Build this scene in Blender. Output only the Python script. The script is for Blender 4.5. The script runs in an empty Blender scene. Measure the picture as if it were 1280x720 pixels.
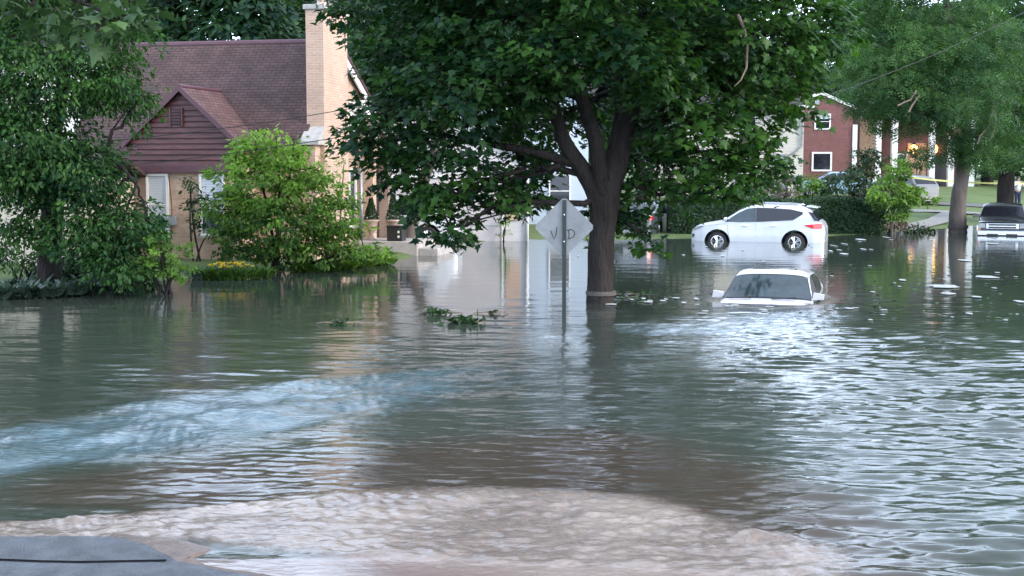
import bpy, math, random
import numpy as np
from math import sin, cos, pi, radians, sqrt, atan, atan2
from mathutils import Vector, Matrix
random.seed(7)
SC = bpy.context.scene
COL = SC.collection
# ---------------------------------------------------------------- camera measures
FPX = 1700.0; HC = 2.57; TH = atan(149/1700.0)
def ray(px, py):
    cx = (px-640)/FPX; cy = (360-py)/FPX
    return (cx, cos(TH)+cy*sin(TH), -sin(TH)+cy*cos(TH))
def at(px, py, Y):
    r = ray(px, py); k = Y/r[1]
    return Vector((r[0]*k, Y, HC+r[2]*k))
def gp(px, py, z=0.0):
    r = ray(px, py); k = (z-HC)/r[2]
    return Vector((r[0]*k, r[1]*k, z))
# ---------------------------------------------------------------- materials
MATS = {}
def nn(nt, t, **kw):
    n = nt.nodes.new(t)
    for k, v in kw.items():
        if k in n.inputs: n.inputs[k].default_value = v
        else: setattr(n, k, v)
    return n
def mat(name, col, rough=0.6, var=0.25, scale=6.0, bump=0.0, bscale=30.0, metal=0.0, spec=0.5, coat=0.0, emit=None, es=0.0, stretch=None, trans=0.0):
    if name in MATS: return MATS[name]
    m = bpy.data.materials.new(name); m.use_nodes = True; nt = m.node_tree
    b = nt.nodes['Principled BSDF']
    b.inputs['Roughness'].default_value = rough; b.inputs['Metallic'].default_value = metal
    b.inputs['Specular IOR Level'].default_value = spec
    b.inputs['Coat Weight'].default_value = coat
    b.inputs['Transmission Weight'].default_value = trans
    tc = nn(nt, 'ShaderNodeTexCoord'); src = tc.outputs['Object']
    if stretch:
        mp = nn(nt, 'ShaderNodeMapping'); mp.inputs['Scale'].default_value = stretch
        nt.links.new(src, mp.inputs[0]); src = mp.outputs[0]
    if var > 0:
        nz = nn(nt, 'ShaderNodeTexNoise', Scale=scale, Detail=5.0, Roughness=0.6); nt.links.new(src, nz.inputs['Vector'])
        r = nn(nt, 'ShaderNodeValToRGB')
        r.color_ramp.elements[0].position = 0.3; r.color_ramp.elements[1].position = 0.72
        r.color_ramp.elements[0].color = tuple(c*(1-var) for c in col)+(1,)
        r.color_ramp.elements[1].color = tuple(min(1, c*(1+var)) for c in col)+(1,)
        nt.links.new(nz.outputs[0], r.inputs[0]); nt.links.new(r.outputs[0], b.inputs['Base Color'])
    else:
        b.inputs['Base Color'].default_value = tuple(col)+(1,)
    if bump > 0:
        nb = nn(nt, 'ShaderNodeTexNoise', Scale=bscale, Detail=6.0); nt.links.new(src, nb.inputs['Vector'])
        bp = nn(nt, 'ShaderNodeBump', Strength=bump, Distance=0.02)
        nt.links.new(nb.outputs[0], bp.inputs['Height']); nt.links.new(bp.outputs[0], b.inputs['Normal'])
    if emit:
        b.inputs['Emission Color'].default_value = tuple(emit)+(1,); b.inputs['Emission Strength'].default_value = es
    MATS[name] = m; return m
def brickmat(name, c1, c2, mortar, bw=0.21, bh=0.072, ms=0.010, mode='wall', bump=0.4, offset=0.5, rough=0.85, grime=0.35):
    m = bpy.data.materials.new(name); m.use_nodes = True; nt = m.node_tree; L = nt.links.new
    b = nt.nodes['Principled BSDF']; b.inputs['Roughness'].default_value = rough
    tc = nn(nt, 'ShaderNodeTexCoord'); sp = nn(nt, 'ShaderNodeSeparateXYZ'); L(tc.outputs['Object'], sp.inputs[0])
    ad = nn(nt, 'ShaderNodeMath', operation='ADD'); L(sp.outputs[0], ad.inputs[0]); L(sp.outputs[1], ad.inputs[1])
    cb = nn(nt, 'ShaderNodeCombineXYZ')
    if mode == 'roof':
        L(sp.outputs[0], cb.inputs[0])
        sl = nn(nt, 'ShaderNodeMath', operation='MULTIPLY'); sl.inputs[1].default_value = 1.25; L(sp.outputs[2], sl.inputs[0]); L(sl.outputs[0], cb.inputs[1])
    elif mode == 'roofy':
        L(sp.outputs[1], cb.inputs[0])
        sl = nn(nt, 'ShaderNodeMath', operation='MULTIPLY'); sl.inputs[1].default_value = 1.25; L(sp.outputs[2], sl.inputs[0]); L(sl.outputs[0], cb.inputs[1])
    else:
        L(ad.outputs[0], cb.inputs[0]); L(sp.outputs[2], cb.inputs[1])
    br = nn(nt, 'ShaderNodeTexBrick'); L(cb.outputs[0], br.inputs['Vector'])
    br.offset = offset
    for k, v in (('Color1', c1+(1,)), ('Color2', c2+(1,)), ('Mortar', mortar+(1,)), ('Scale', 1.0), ('Mortar Size', ms), ('Brick Width', bw), ('Row Height', bh), ('Bias', 0.0), ('Mortar Smooth', 0.3)):
        br.inputs[k].default_value = v
    nz = nn(nt, 'ShaderNodeTexNoise', Scale=1.7, Detail=6.0, Roughness=0.7); L(tc.outputs['Object'], nz.inputs['Vector'])
    mr = nn(nt, 'ShaderNodeMapRange'); L(nz.outputs[0], mr.inputs[0]); mr.inputs[1].default_value = .3; mr.inputs[2].default_value = .7
    mr.inputs[3].default_value = 1-grime; mr.inputs[4].default_value = 1+grime*0.5
    mx = nn(nt, 'ShaderNodeVectorMath', operation='SCALE'); L(br.outputs[0], mx.inputs[0]); L(mr.outputs[0], mx.inputs['Scale'])
    L(mx.outputs[0], b.inputs['Base Color'])
    bp = nn(nt, 'ShaderNodeBump', Strength=bump, Distance=0.01, invert=True); L(br.outputs['Fac'], bp.inputs['Height']); L(bp.outputs[0], b.inputs['Normal'])
    MATS[name] = m; return m
def leafmat(name, dark, light, trans=0.3, rough=0.45):
    m = bpy.data.materials.new(name); m.use_nodes = True; nt = m.node_tree; L = nt.links.new
    b = nt.nodes['Principled BSDF']; b.inputs['Roughness'].default_value = rough; b.inputs['Specular IOR Level'].default_value = 0.22
    a = nn(nt, 'ShaderNodeAttribute', attribute_name='tone')
    r = nn(nt, 'ShaderNodeValToRGB'); L(a.outputs['Fac'], r.inputs[0])
    r.color_ramp.elements[0].color = dark+(1,); r.color_ramp.elements[1].color = light+(1,)
    L(r.outputs[0], b.inputs['Base Color'])
    t = nn(nt, 'ShaderNodeBsdfTranslucent'); 
    g = nn(nt, 'ShaderNodeVectorMath', operation='MULTIPLY'); g.inputs[1].default_value = (1.3, 1.5, 0.6); L(r.outputs[0], g.inputs[0]); L(g.outputs[0], t.inputs[0])
    mx = nn(nt, 'ShaderNodeMixShader', Fac=trans); L(b.outputs[0], mx.inputs[1]); L(t.outputs[0], mx.inputs[2])
    L(mx.outputs[0], nt.nodes['Material Output'].inputs[0])
    MATS[name] = m; return m
# ---------------------------------------------------------------- object helpers
def tag(o, label=None, cat=None, group=None, kind=None):
    if label: o['label'] = label
    if cat: o['category'] = cat
    if group: o['group'] = group
    if kind: o['kind'] = kind
    return o
def empty(name, loc, rz=0.0, label=None, cat=None, group=None):
    o = bpy.data.objects.new(name, None); o.empty_display_size = 0.2
    COL.objects.link(o); o.location = loc; o.rotation_euler = (0, 0, rz)
    return tag(o, label, cat, group)
def copy_tree(o, parent=None):
    c = o.copy(); COL.objects.link(c); c.parent = parent
    for ch in list(o.children): copy_tree(ch, c)
    return c
class MB:
    def __init__(s): s.v = []; s.f = []
    def add(s, vs, fs):
        n = len(s.v); s.v += [tuple(p) for p in vs]; s.f += [tuple(n+i for i in f) for f in fs]; return s
    def box(s, x0, x1, y0, y1, z0, z1):
        return s.add([(x0,y0,z0),(x1,y0,z0),(x1,y1,z0),(x0,y1,z0),(x0,y0,z1),(x1,y0,z1),(x1,y1,z1),(x0,y1,z1)],
                     [(0,3,2,1),(4,5,6,7),(0,1,5,4),(1,2,6,5),(2,3,7,6),(3,0,4,7)])
    def cbox(s, c, sx, sy, sz, rz=0.0):
        vs = []
        for dz in (-1, 1):
            for dx, dy in ((-1,-1),(1,-1),(1,1),(-1,1)):
                x = dx*sx/2; y = dy*sy/2
                vs.append((c[0]+x*cos(rz)-y*sin(rz), c[1]+x*sin(rz)+y*cos(rz), c[2]+dz*sz/2))
        return s.add(vs, [(0,3,2,1),(4,5,6,7),(0,1,5,4),(1,2,6,5),(2,3,7,6),(3,0,4,7)])
    def prism(s, pts, d):            # pts 3d polygon, d extrusion vector
        n = len(pts); d = Vector(d)
        vs = [Vector(p) for p in pts]+[Vector(p)+d for p in pts]
        return s.add(vs, [tuple(range(n))[::-1], tuple(range(n, 2*n))]+[(i, (i+1) % n, n+(i+1) % n, n+i) for i in range(n)])
    def tube(s, pts, rs, n=8, cap=True):
        pts = [Vector(p) for p in pts]; m = len(pts)
        if not hasattr(rs, '__len__'): rs = [rs]*m
        vs = []; ref = Vector((0.3, 0.9, 0.2))
        for i, p in enumerate(pts):
            t = (pts[min(i+1, m-1)]-pts[max(i-1, 0)])
            if t.length < 1e-6: t = Vector((0, 0, 1))
            t.normalize(); a = t.cross(ref)
            if a.length < 0.1: a = t.cross(Vector((1, 0, 0)))
            a.normalize(); b = t.cross(a)
            for k in range(n):
                th = 2*pi*k/n; vs.append(p+(a*cos(th)+b*sin(th))*rs[i])
        fs = [(i*n+k, i*n+(k+1) % n, (i+1)*n+(k+1) % n, (i+1)*n+k) for i in range(m-1) for k in range(n)]
        if cap: fs += [tuple(range(n))[::-1], tuple((m-1)*n+k for k in range(n))]
        return s.add(vs, fs)
    def lathe(s, prof, c=(0,0,0), n=20, axis='z'):
        vs = []
        for r, h in prof:
            for k in range(n):
                th = 2*pi*k/n; x = r*cos(th); y = r*sin(th)
                vs.append((c[0]+x, c[1]+y, c[2]+h) if axis == 'z' else (c[0]+x, c[1]+h, c[2]+y))
        m = len(prof)
        fs = [(i*n+k, i*n+(k+1) % n, (i+1)*n+(k+1) % n, (i+1)*n+k) for i in range(m-1) for k in range(n)]
        fs += [tuple(range(n))[::-1], tuple((m-1)*n+k for k in range(n))]
        return s.add(vs, fs)
    def build(s, name, m, parent=None, smooth=False, bevel=0.0):
        me = bpy.data.meshes.new(name); me.from_pydata([tuple(p) for p in s.v], [], s.f); me.update()
        me.materials.append(m)
        if smooth: me.shade_smooth() if hasattr(me, 'shade_smooth') else [setattr(p, 'use_smooth', True) for p in me.polygons]
        o = bpy.data.objects.new(name, me); COL.objects.link(o)
        if parent: o.parent = parent
        if bevel > 0:
            bv = o.modifiers.new('bevel', 'BEVEL'); bv.width = bevel; bv.segments = 2; bv.limit_method = 'ANGLE'
        if smooth and not bevel:
            pass
        return o
def npmesh(name, V, loops, starts, m, parent=None, attrs=None, smooth=False):
    me = bpy.data.meshes.new(name)
    me.vertices.add(len(V)); me.vertices.foreach_set('co', np.asarray(V, np.float32).ravel())
    me.loops.add(len(loops)); me.loops.foreach_set('vertex_index', np.asarray(loops, np.int32))
    me.polygons.add(len(starts)); me.polygons.foreach_set('loop_start', np.asarray(starts, np.int32))
    if smooth: me.polygons.foreach_set('use_smooth', np.ones(len(starts), bool))
    me.update(calc_edges=True)
    for k, a in (attrs or {}).items():
        at_ = me.attributes.new(k, 'FLOAT', 'POINT'); at_.data.foreach_set('value', np.asarray(a, np.float32))
    me.materials.append(m)
    o = bpy.data.objects.new(name, me); COL.objects.link(o)
    if parent: o.parent = parent
    return o
# ---------------------------------------------------------------- foliage
def T_maple():
    pts = [(0,-.12),(.18,.02),(.5,-.02),(.36,.2),(.52,.42),(.24,.42),(.17,.62),(0,.95),(-.17,.62),(-.24,.42),(-.52,.42),(-.36,.2),(-.5,-.02),(-.18,.02)]
    V = [(0, .3, .03)]+[(x, y, -.16*abs(x)-.10*max(0, y-.4)) for x, y in pts]
    n = len(pts); return np.array(V, float), [(0, i+1, (i+1) % n+1) for i in range(n)]
def T_oval():
    V = [(0,0,0),(.22,.3,-.04),(.17,.7,-.07),(0,1,-.12),(-.17,.7,-.07),(-.22,.3,-.04),(0,.5,.04)]
    return np.array(V, float), [(0,1,6),(1,2,6),(2,3,6),(3,4,6),(4,5,6),(5,0,6)]
def T_diamond():
    V = [(0,0,0),(.28,.45,-.06),(0,1,-.05),(-.28,.45,-.06)]
    return np.array(V, float), [(0,1,2),(0,2,3)]
def T_pinnate(k=5):     # a feathery compound leaf: a row of leaflets
    V = []; Fc = []
    for i in range(k):
        y = i/k
        for sgn in (-1, 1):
            b = len(V); V += [(0, y, 0), (sgn*.16, y+.04, -.02), (sgn*.34, y+.16, -.07), (sgn*.14, y+.17, -.03)]
            Fc.append((b, b+1, b+2, b+3))
    return np.array(V, float), Fc
def T_strap():
    V = [(-.05,0,0),(.05,0,0),(.06,.5,.22),(-.06,.5,.22),(.035,.85,.12),(-.035,.85,.12),(0,1.05,-.1)]
    return np.array(V, float), [(0,1,2,3),(3,2,4,5),(5,4,6)]
def leaves(name, C, N, D, S, tone, tmpl, m, parent=None):
    """C centres, N normals, D tip directions, S sizes"""
    V0, F0 = tmpl; n = len(C)
    N = N/np.linalg.norm(N, axis=1, keepdims=True)
    D = D-(D*N).sum(1, keepdims=True)*N; D /= (np.linalg.norm(D, axis=1, keepdims=True)+1e-9)
    X = np.cross(D, N)
    P = C[:, None, :]+S[:, None, None]*(V0[None, :, 0:1]*X[:, None, :]+V0[None, :, 1:2]*D[:, None, :]+V0[None, :, 2:3]*N[:, None, :])
    k = len(V0); base = (np.arange(n)*k)[:, None]
    fl = np.concatenate([np.array(f) for f in F0]); loops = (base+fl[None, :]).ravel()
    st = np.cumsum([0]+[len(f) for f in F0])[:-1]; tot = len(fl)
    starts = ((np.arange(n)*tot)[:, None]+st[None, :]).ravel()
    return npmesh(name, P.reshape(-1, 3), loops, starts, m, parent, {'tone': np.repeat(np.clip(tone, 0, 1), k)})
def crown_points(blobs, dens, per, sr, rng, droop=0.4, shell=0.55, size=0.13, up=0.9, jit=0.5, under=0.25):
    """blobs: (c, (rx,ry,rz), tone[, weight]); returns leaf arrays and spray centres per blob"""
    Cs = []; Ns = []; Ds = []; Ts = []; Ss = []; tips = []
    for b in blobs:
        c = np.array(b[0], float); r = np.array(b[1], float); tn = b[2]; w = b[3] if len(b) > 3 else 1.0
        n = max(3, int(dens*w*(r[0]*r[1]*r[2])**(2/3)))
        d = rng.normal(size=(n, 3)); d /= np.linalg.norm(d, axis=1, keepdims=True)
        d[:, 2] = np.where((d[:, 2] < -0.3) & (rng.random(n) > under+0.5), -d[:, 2], d[:, 2])
        rad = shell+(1-shell)*rng.random(n)**0.7
        rad *= 1+0.16*np.sin(d[:, 0]*5+tn*9+c[0])*np.cos(d[:, 2]*6+c[2])
        p = c+d*r*rad[:, None]; tips.append(p)
        st = tn+rng.normal(size=n)*0.17
        m_ = rng.integers(int(per*.6), int(per*1.4)+1, n)
        idx = np.repeat(np.arange(n), m_); k = len(idx)
        th = rng.random(k)*2*pi; rho = np.sqrt(rng.random(k))*sr
        out = d[idx]
        hx = out[:, 0]; hy = out[:, 1]
        off = np.stack([rho*np.cos(th)+hx*sr*.3, rho*np.sin(th)+hy*sr*.3, rng.normal(size=k)*sr*.22-droop*rho], 1)
        Cs.append(p[idx]+off)
        N = np.stack([np.zeros(k), np.zeros(k), np.full(k, up)], 1)+out*0.5+rng.normal(size=(k, 3))*jit
        Ns.append(N)
        D = off*1.0+out*sr*.6; D[:, 2] -= sr*.5; D += rng.normal(size=(k, 3))*sr*.35
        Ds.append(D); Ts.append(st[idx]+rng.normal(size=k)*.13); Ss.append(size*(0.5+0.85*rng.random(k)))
    return [np.concatenate(a) for a in (Cs, Ns, Ds, Ts, Ss)], tips
def curve_pts(a, b, sag, n=6, wob=0.0, rnd=random):
    a = Vector(a); b = Vector(b); out = []
    for i in range(n+1):
        t = i/n; p = a.lerp(b, t); p.z += sag*4*t*(1-t)
        if 0 < i < n: p += Vector((rnd.uniform(-wob, wob), rnd.uniform(-wob, wob), rnd.uniform(-wob, wob)))
        out.append(p)
    return out
def tree(name, base, limbs, blobs, label, cat, mleaf, mbark, tmpl, dens, per, sr, size, seed, group=None, twigs=5, tw_r=0.05, droop=.4, shell=.5, up=.9, jit=.5, under=.25, extra=None):
    rng = np.random.default_rng(seed); rnd = random.Random(seed)
    base = Vector(base); root = empty(name, base, 0, label, cat, group)
    mb = MB(); nodes = []
    for pts, rs in limbs:
        P = [Vector(p)-base for p in pts]
        # smooth the polyline
        Q = []; R = []
        for i in range(len(P)-1):
            for j in range(4):
                t = j/4
                p0 = P[max(i-1, 0)]; p1 = P[i]; p2 = P[i+1]; p3 = P[min(i+2, len(P)-1)]
                q = 0.5*((2*p1)+(p2-p0)*t+(2*p0-5*p1+4*p2-p3)*t*t+(3*p1-p0-3*p2+p3)*t**3)
                Q.append(q); R.append((rs[i]*(1-t)+rs[i+1]*t)*(1+rnd.uniform(-.04, .04)))
        Q.append(P[-1]); R.append(rs[-1])
        mb.tube(Q, R, 12)
        nodes += list(zip(Q, R))
    bl = []
    for b in blobs:
        bl.append((tuple(Vector(b[0])-base),)+tuple(b[1:]))
    arr, tips = crown_points(bl, dens, per, sr, rng, droop, shell, size, up, jit, under)
    for b, tp in zip(bl, tips):
        c = Vector(b[0])
        nd = min(nodes[len(nodes)//5:] or nodes, key=lambda q: (q[0]-c).length+(2.0 if q[0].z > c.z+0.6 else 0))
        r0 = min(nd[1]*.7, tw_r*2.0)
        br = curve_pts(nd[0], c, .12*(nd[0]-c).length*.5, 7, .05*(nd[0]-c).length, rnd)
        mb.tube(br, [r0*(1-.7*i/7)+.008 for i in range(8)], 6)
        for q in range(twigs):
            t = Vector(tp[rnd.randrange(len(tp))]); s0 = br[rnd.randrange(2, 8)]
            mb.tube(curve_pts(s0, t, .1, 4, .05*(s0-t).length, rnd), [r0*.35+.004, r0*.3+.004, r0*.22+.003, r0*.15+.003, .004], 4)
    mb.build('trunk', mbark, root, smooth=True)
    if extra is not None:
        arr = [np.concatenate([a, e]) for a, e in zip(arr, extra)]
    C, N, D, T, S = arr
    leaves('crown', C, N, D, S, T, tmpl, mleaf, root)
    return root
# ================================================================= MATERIALS
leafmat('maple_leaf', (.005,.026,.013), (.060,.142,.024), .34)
leafmat('locust_leaf', (.006,.034,.017), (.074,.170,.034), .34)
leafmat('feather_leaf', (.018,.058,.026), (.100,.205,.055), .32)
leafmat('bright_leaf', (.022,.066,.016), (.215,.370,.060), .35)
leafmat('shrub_leaf', (.010,.032,.015), (.070,.130,.040), .2)
leafmat('woods_leaf', (.008,.030,.020), (.050,.115,.034), .25)
leafmat('hosta_leaf', (.020,.040,.032), (.110,.160,.120), .15, .3)
leafmat('petal', (.75,.38,.02), (.85,.65,.05), .3, .6)
leafmat('russet_leaf', (.10,.07,.06), (.26,.20,.17), .2, .5)
bark = mat('bark', (.030,.025,.023), .9, .45, 5, 1.0, 22, stretch=(1,1,.25), spec=.2)
[setattr(n.inputs['Distance'], 'default_value', .07) for n in bark.node_tree.nodes if n.type == 'BUMP']
bark_l = mat('bark_grey', (.115,.095,.085), .9, .35, 4, 1.0, 18, stretch=(1,1,.25), spec=.2)
M_buff = brickmat('buff_brick', (.56,.38,.27), (.46,.29,.21), (.46,.38,.31))
M_buffs = brickmat('chimney_brick', (.54,.36,.27), (.47,.30,.22), (.52,.42,.34), grime=.15)
M_red = brickmat('red_brick', (.19,.070,.065), (.14,.052,.052), (.22,.12,.11), grime=.25)
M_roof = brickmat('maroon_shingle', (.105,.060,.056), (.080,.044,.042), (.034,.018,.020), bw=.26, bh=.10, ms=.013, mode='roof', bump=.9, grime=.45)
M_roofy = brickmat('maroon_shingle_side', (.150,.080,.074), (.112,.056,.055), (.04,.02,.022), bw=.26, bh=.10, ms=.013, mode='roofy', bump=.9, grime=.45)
M_roofd = brickmat('dark_shingle', (.060,.050,.052), (.035,.030,.032), (.015,.013,.014), bw=.3, bh=.15, mode='roof', grime=.3)
M_siding = mat('maroon_siding', (.080,.026,.027), .55, .5, 2.2, .25, 25, stretch=(1,1,5))
M_fascia = mat('maroon_trim', (.085,.032,.045), .5, .2, 3)
M_cream = mat('cream_siding', (.60,.56,.50), .6, .08, 2)
M_white = mat('white_trim', (.74,.73,.72), .5, .05, 5)
M_wsid = mat('white_siding', (.50,.48,.49), .6, .07, 2, stretch=(1,1,4))
M_blind = mat('window_blind', (.50,.54,.60), .35, .05, 3, stretch=(1,1,12), coat=.6)
M_glass = mat('dark_glass', (.012,.013,.020), .05, 0, spec=.45)
M_glassb = mat('blue_glass', (.030,.050,.060), .05, .5, 2.5, spec=.5)
M_stone = mat('limestone', (.40,.38,.36), .8, .25, 5, .4, 30)
M_conc = mat('concrete', (.40,.37,.35), .85, .2, 3, .4, 40)
M_terra = mat('planter_clay', (.46,.34,.28), .8, .15, 8, .2, 40)
M_blackpl = mat('black_plastic', (.018,.018,.02), .4, .1, 8)
M_chrome = mat('alloy', (.55,.56,.58), .25, .05, 8, metal=.9)
M_tyre = mat('tyre_rubber', (.016,.016,.017), .8, .2, 12)
M_wpaint = mat('white_car_paint', (.66,.69,.74), .22, .06, 2.2, coat=.7)
M_wpaint2 = mat('pearl_car_paint', (.54,.52,.56), .25, .08, 2.5, coat=.6)
M_bpaint = mat('black_car_paint', (.012,.012,.016), .25, .1, 3, coat=.8)
M_bluep = mat('blue_car_paint', (.20,.34,.44), .25, .03, 3, coat=.7)
M_silver = mat('silver_car_paint', (.38,.40,.42), .3, .03, 3, metal=.4, coat=.5)
M_dpaint = mat('charcoal_car_paint', (.05,.06,.07), .3, .05, 3, coat=.7)
M_tail = mat('tail_lamp', (.65,.02,.02), .2, .05, 9, coat=.8)
M_amber = mat('amber_lamp', (.7,.25,.08), .25, .05, 9, coat=.8)
M_lens = mat('clear_lamp', (.30,.31,.33), .15, .5, 14, coat=.8)
M_inter = mat('car_interior', (.03,.03,.033), .8, .2, 6)
M_alum = mat('sign_metal', (.19,.20,.21), .5, .22, 3, .08, 6, metal=.3)
M_post = mat('sign_post_metal', (.012,.016,.016), .5, .2, 20)
M_ink = mat('marker_ink', (.02,.02,.025), .6, 0)
M_tape = mat('caution_tape', (.62,.62,.22), .5, .1, 4)
M_wire = mat('wire_rubber', (.02,.02,.02), .6, 0)
M_band = mat('pale_band', (.075,.065,.058), .7, .3, 8)
M_gutter = mat('grey_downspout', (.30,.32,.34), .4, .15, 5, metal=.3)
M_lamp = mat('porch_lamp_glow', (1,.7,.35), .5, 0, emit=(1,.50,.15), es=7)
M_skin = mat('skin', (.42,.26,.20), .55, .05, 10)
M_shirt = mat('white_shirt', (.70,.71,.74), .8, .06, 10)
M_pants = mat('navy_cloth', (.02,.03,.07), .8, .1, 10)
M_hair = mat('dark_hair', (.02,.015,.012), .6, .2, 30)
M_dead = mat('dead_wood', (.20,.15,.12), .85, .3, 12, .5, 30)
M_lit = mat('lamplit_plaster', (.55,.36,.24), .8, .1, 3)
# ================================================================= WORLD + SUN + CAMERA
SUN_EL = radians(28); SUN_AZ = radians(118)      # azimuth from +Y clockwise: sun to the right, a little behind the camera
w = bpy.data.worlds.new('World'); SC.world = w; w.use_nodes = True
nt = w.node_tree; bg = nt.nodes['Background']
sk = nt.nodes.new('ShaderNodeTexSky'); sk.sky_type = 'NISHITA'; sk.sun_disc = False
sk.sun_elevation = SUN_EL; sk.sun_rotation = SUN_AZ; sk.air_density = 1.0; sk.dust_density = 2.0; sk.ozone_density = 1.2
# thin high cloud: part of the sky whitened by a cloud noise
tcs = nn(nt, 'ShaderNodeTexCoord'); mps = nn(nt, 'ShaderNodeMapping'); mps.inputs['Scale'].default_value = (1,1,2.5)
nt.links.new(tcs.outputs['Generated'], mps.inputs[0])
nz = nn(nt, 'ShaderNodeTexNoise', Scale=2.2, Detail=6.0); nt.links.new(mps.outputs[0], nz.inputs['Vector'])
mr = nn(nt, 'ShaderNodeMapRange'); nt.links.new(nz.outputs[0], mr.inputs[0])
mr.inputs[1].default_value=.35; mr.inputs[2].default_value=.7; mr.inputs[3].default_value=.45; mr.inputs[4].default_value=.9
mxs = nn(nt, 'ShaderNodeMix', data_type='RGBA'); nt.links.new(mr.outputs[0], mxs.inputs[0]); nt.links.new(sk.outputs[0], mxs.inputs[6])
mxs.inputs[7].default_value = (12.5, 15.0, 19.0, 1)
spz = nn(nt, 'ShaderNodeSeparateXYZ'); nt.links.new(tcs.outputs['Generated'], spz.inputs[0])
mz = nn(nt, 'ShaderNodeMapRange'); nt.links.new(spz.outputs[2], mz.inputs[0]); mz.inputs[1].default_value = .12; mz.inputs[2].default_value = .75; mz.inputs[3].default_value = 1.75; mz.inputs[4].default_value = .72
vsz = nn(nt, 'ShaderNodeVectorMath', operation='SCALE'); nt.links.new(mxs.outputs[2], vsz.inputs[0]); nt.links.new(mz.outputs[0], vsz.inputs['Scale'])
nt.links.new(vsz.outputs[0], bg.inputs[0]); bg.inputs[1].default_value = 0.14
sd = bpy.data.lights.new('sun', 'SUN'); sd.energy = 2.0; sd.angle = radians(14); sd.color = (1, .86, .70)
so = bpy.data.objects.new('sun', sd); COL.objects.link(so)
sv = Vector((sin(SUN_AZ)*cos(SUN_EL), cos(SUN_AZ)*cos(SUN_EL), sin(SUN_EL)))
so.rotation_euler = sv.to_track_quat('Z', 'Y').to_euler(); so.location = sv*60
cd = bpy.data.cameras.new('camera'); cam = bpy.data.objects.new('camera', cd); COL.objects.link(cam)
cd.sensor_width = 36; cd.lens = FPX/1280*36; cd.clip_end = 2000; cd.clip_start = .1
cam.location = (0, 0, HC); cam.rotation_euler = (pi/2-TH, 0, 0); SC.camera = cam
SC.view_settings.view_transform = 'Standard'; SC.view_settings.look = 'None'; SC.view_settings.exposure = 0.58
SC.cycles.max_bounces = 6; SC.cycles.diffuse_bounces = 3; SC.cycles.glossy_bounces = 4; SC.cycles.transmission_bounces = 3
SC.cycles.transparent_max_bounces = 4; SC.cycles.use_denoising = True; SC.cycles.caustics_reflective = False; SC.cycles.caustics_refractive = False
SC.cycles.use_adaptive_sampling = True; SC.cycles.adaptive_threshold = 0.02
# ================================================================= TERRAIN
SH_PX = np.array([-900, 0, 120, 240, 340, 430, 500, 560, 640, 760, 860, 1030, 1090, 1180, 1230, 1280, 2300], float)
SH_Y = np.array([26.5, 28.0, 29.0, 31.0, 33.2, 35.5, 38, 46, 50, 49, 50.5, 52, 54, 59, 63, 70, 78], float)
CAP = np.array([.35, .35, .35, .35, .35, .35, .35, .35, .5, .8, 1.1, 1.25, 1.25, 1.25, 1.25, 1.25, 1.25])
def ground_z(x, y):
    x = np.asarray(x, float); y = np.asarray(y, float)
    p = 640+FPX*x/np.maximum(y, 4.0)
    ys = np.interp(p, SH_PX, SH_Y); cp = np.interp(p, SH_PX, CAP)
    z = (y-ys)*np.where(y < ys, .12, .033)
    z = np.maximum(z, -.7)
    z = np.where(z > cp, cp+(z-cp)*.12, z)
    near = np.clip((9.3-y)/2.0, 0, 1); z = z*(1-near)+(-.03)*near   # rises again under the road the camera stands on
    return z
def gz(x, y): return float(ground_z(x, y))
def grid_mesh(name, X, Y, Z, m, attrs=None, smooth=True):
    r, c = X.shape; V = np.stack([X, Y, Z], -1).reshape(-1, 3)
    i = np.arange((r-1)*(c-1)); a = (i//(c-1))*c+i % (c-1)
    loops = np.stack([a, a+1, a+c+1, a+c], 1).ravel()
    return npmesh(name, V, loops, np.arange(len(a))*4, m, None, attrs, smooth)
def lawn_material():
    m = bpy.data.materials.new('lawn_soil'); m.use_nodes = True; nt = m.node_tree; L = nt.links.new
    b = nt.nodes['Principled BSDF']; b.inputs['Roughness'].default_value = .9
    tc = nn(nt, 'ShaderNodeTexCoord')
    n1 = nn(nt, 'ShaderNodeTexNoise', Scale=.25, Detail=8.0, Roughness=.65); L(tc.outputs['Object'], n1.inputs['Vector'])
    r = nn(nt, 'ShaderNodeValToRGB'); L(n1.outputs[0], r.inputs[0])
    e = r.color_ramp.elements; e[0].position=.3; e[0].color=(.055,.090,.026,1); e[1].position=.7; e[1].color=(.125,.180,.050,1)
    L(r.outputs[0], b.inputs['Base Color'])
    n2 = nn(nt, 'ShaderNodeTexNoise', Scale=14.0, Detail=5.0); L(tc.outputs['Object'], n2.inputs['Vector'])
    bp = nn(nt, 'ShaderNodeBump', Strength=.8, Distance=.05); L(n2.outputs[0], bp.inputs['Height']); L(bp.outputs[0], b.inputs['Normal'])
    return m
M_lawn = lawn_material()
yy = np.concatenate([np.linspace(-20, 24, 60), np.linspace(24.5, 110, 230), np.linspace(114, 900, 40)])
aa = np.concatenate([np.linspace(-3.2, -.62, 30), np.linspace(-.6, .6, 200), np.linspace(.62, 3.2, 30)])
YY, AA = np.meshgrid(yy, aa, indexing='ij'); XX = AA*np.maximum(YY, 12)
ZZ = ground_z(XX, np.maximum(YY, 0.01)); ZZ += .03*np.sin(XX*1.3+np.cos(YY*.9))*np.cos(YY*1.1)*(YY > 20)
tag(grid_mesh('lawn', XX, YY, ZZ, M_lawn), kind='structure')
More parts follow.
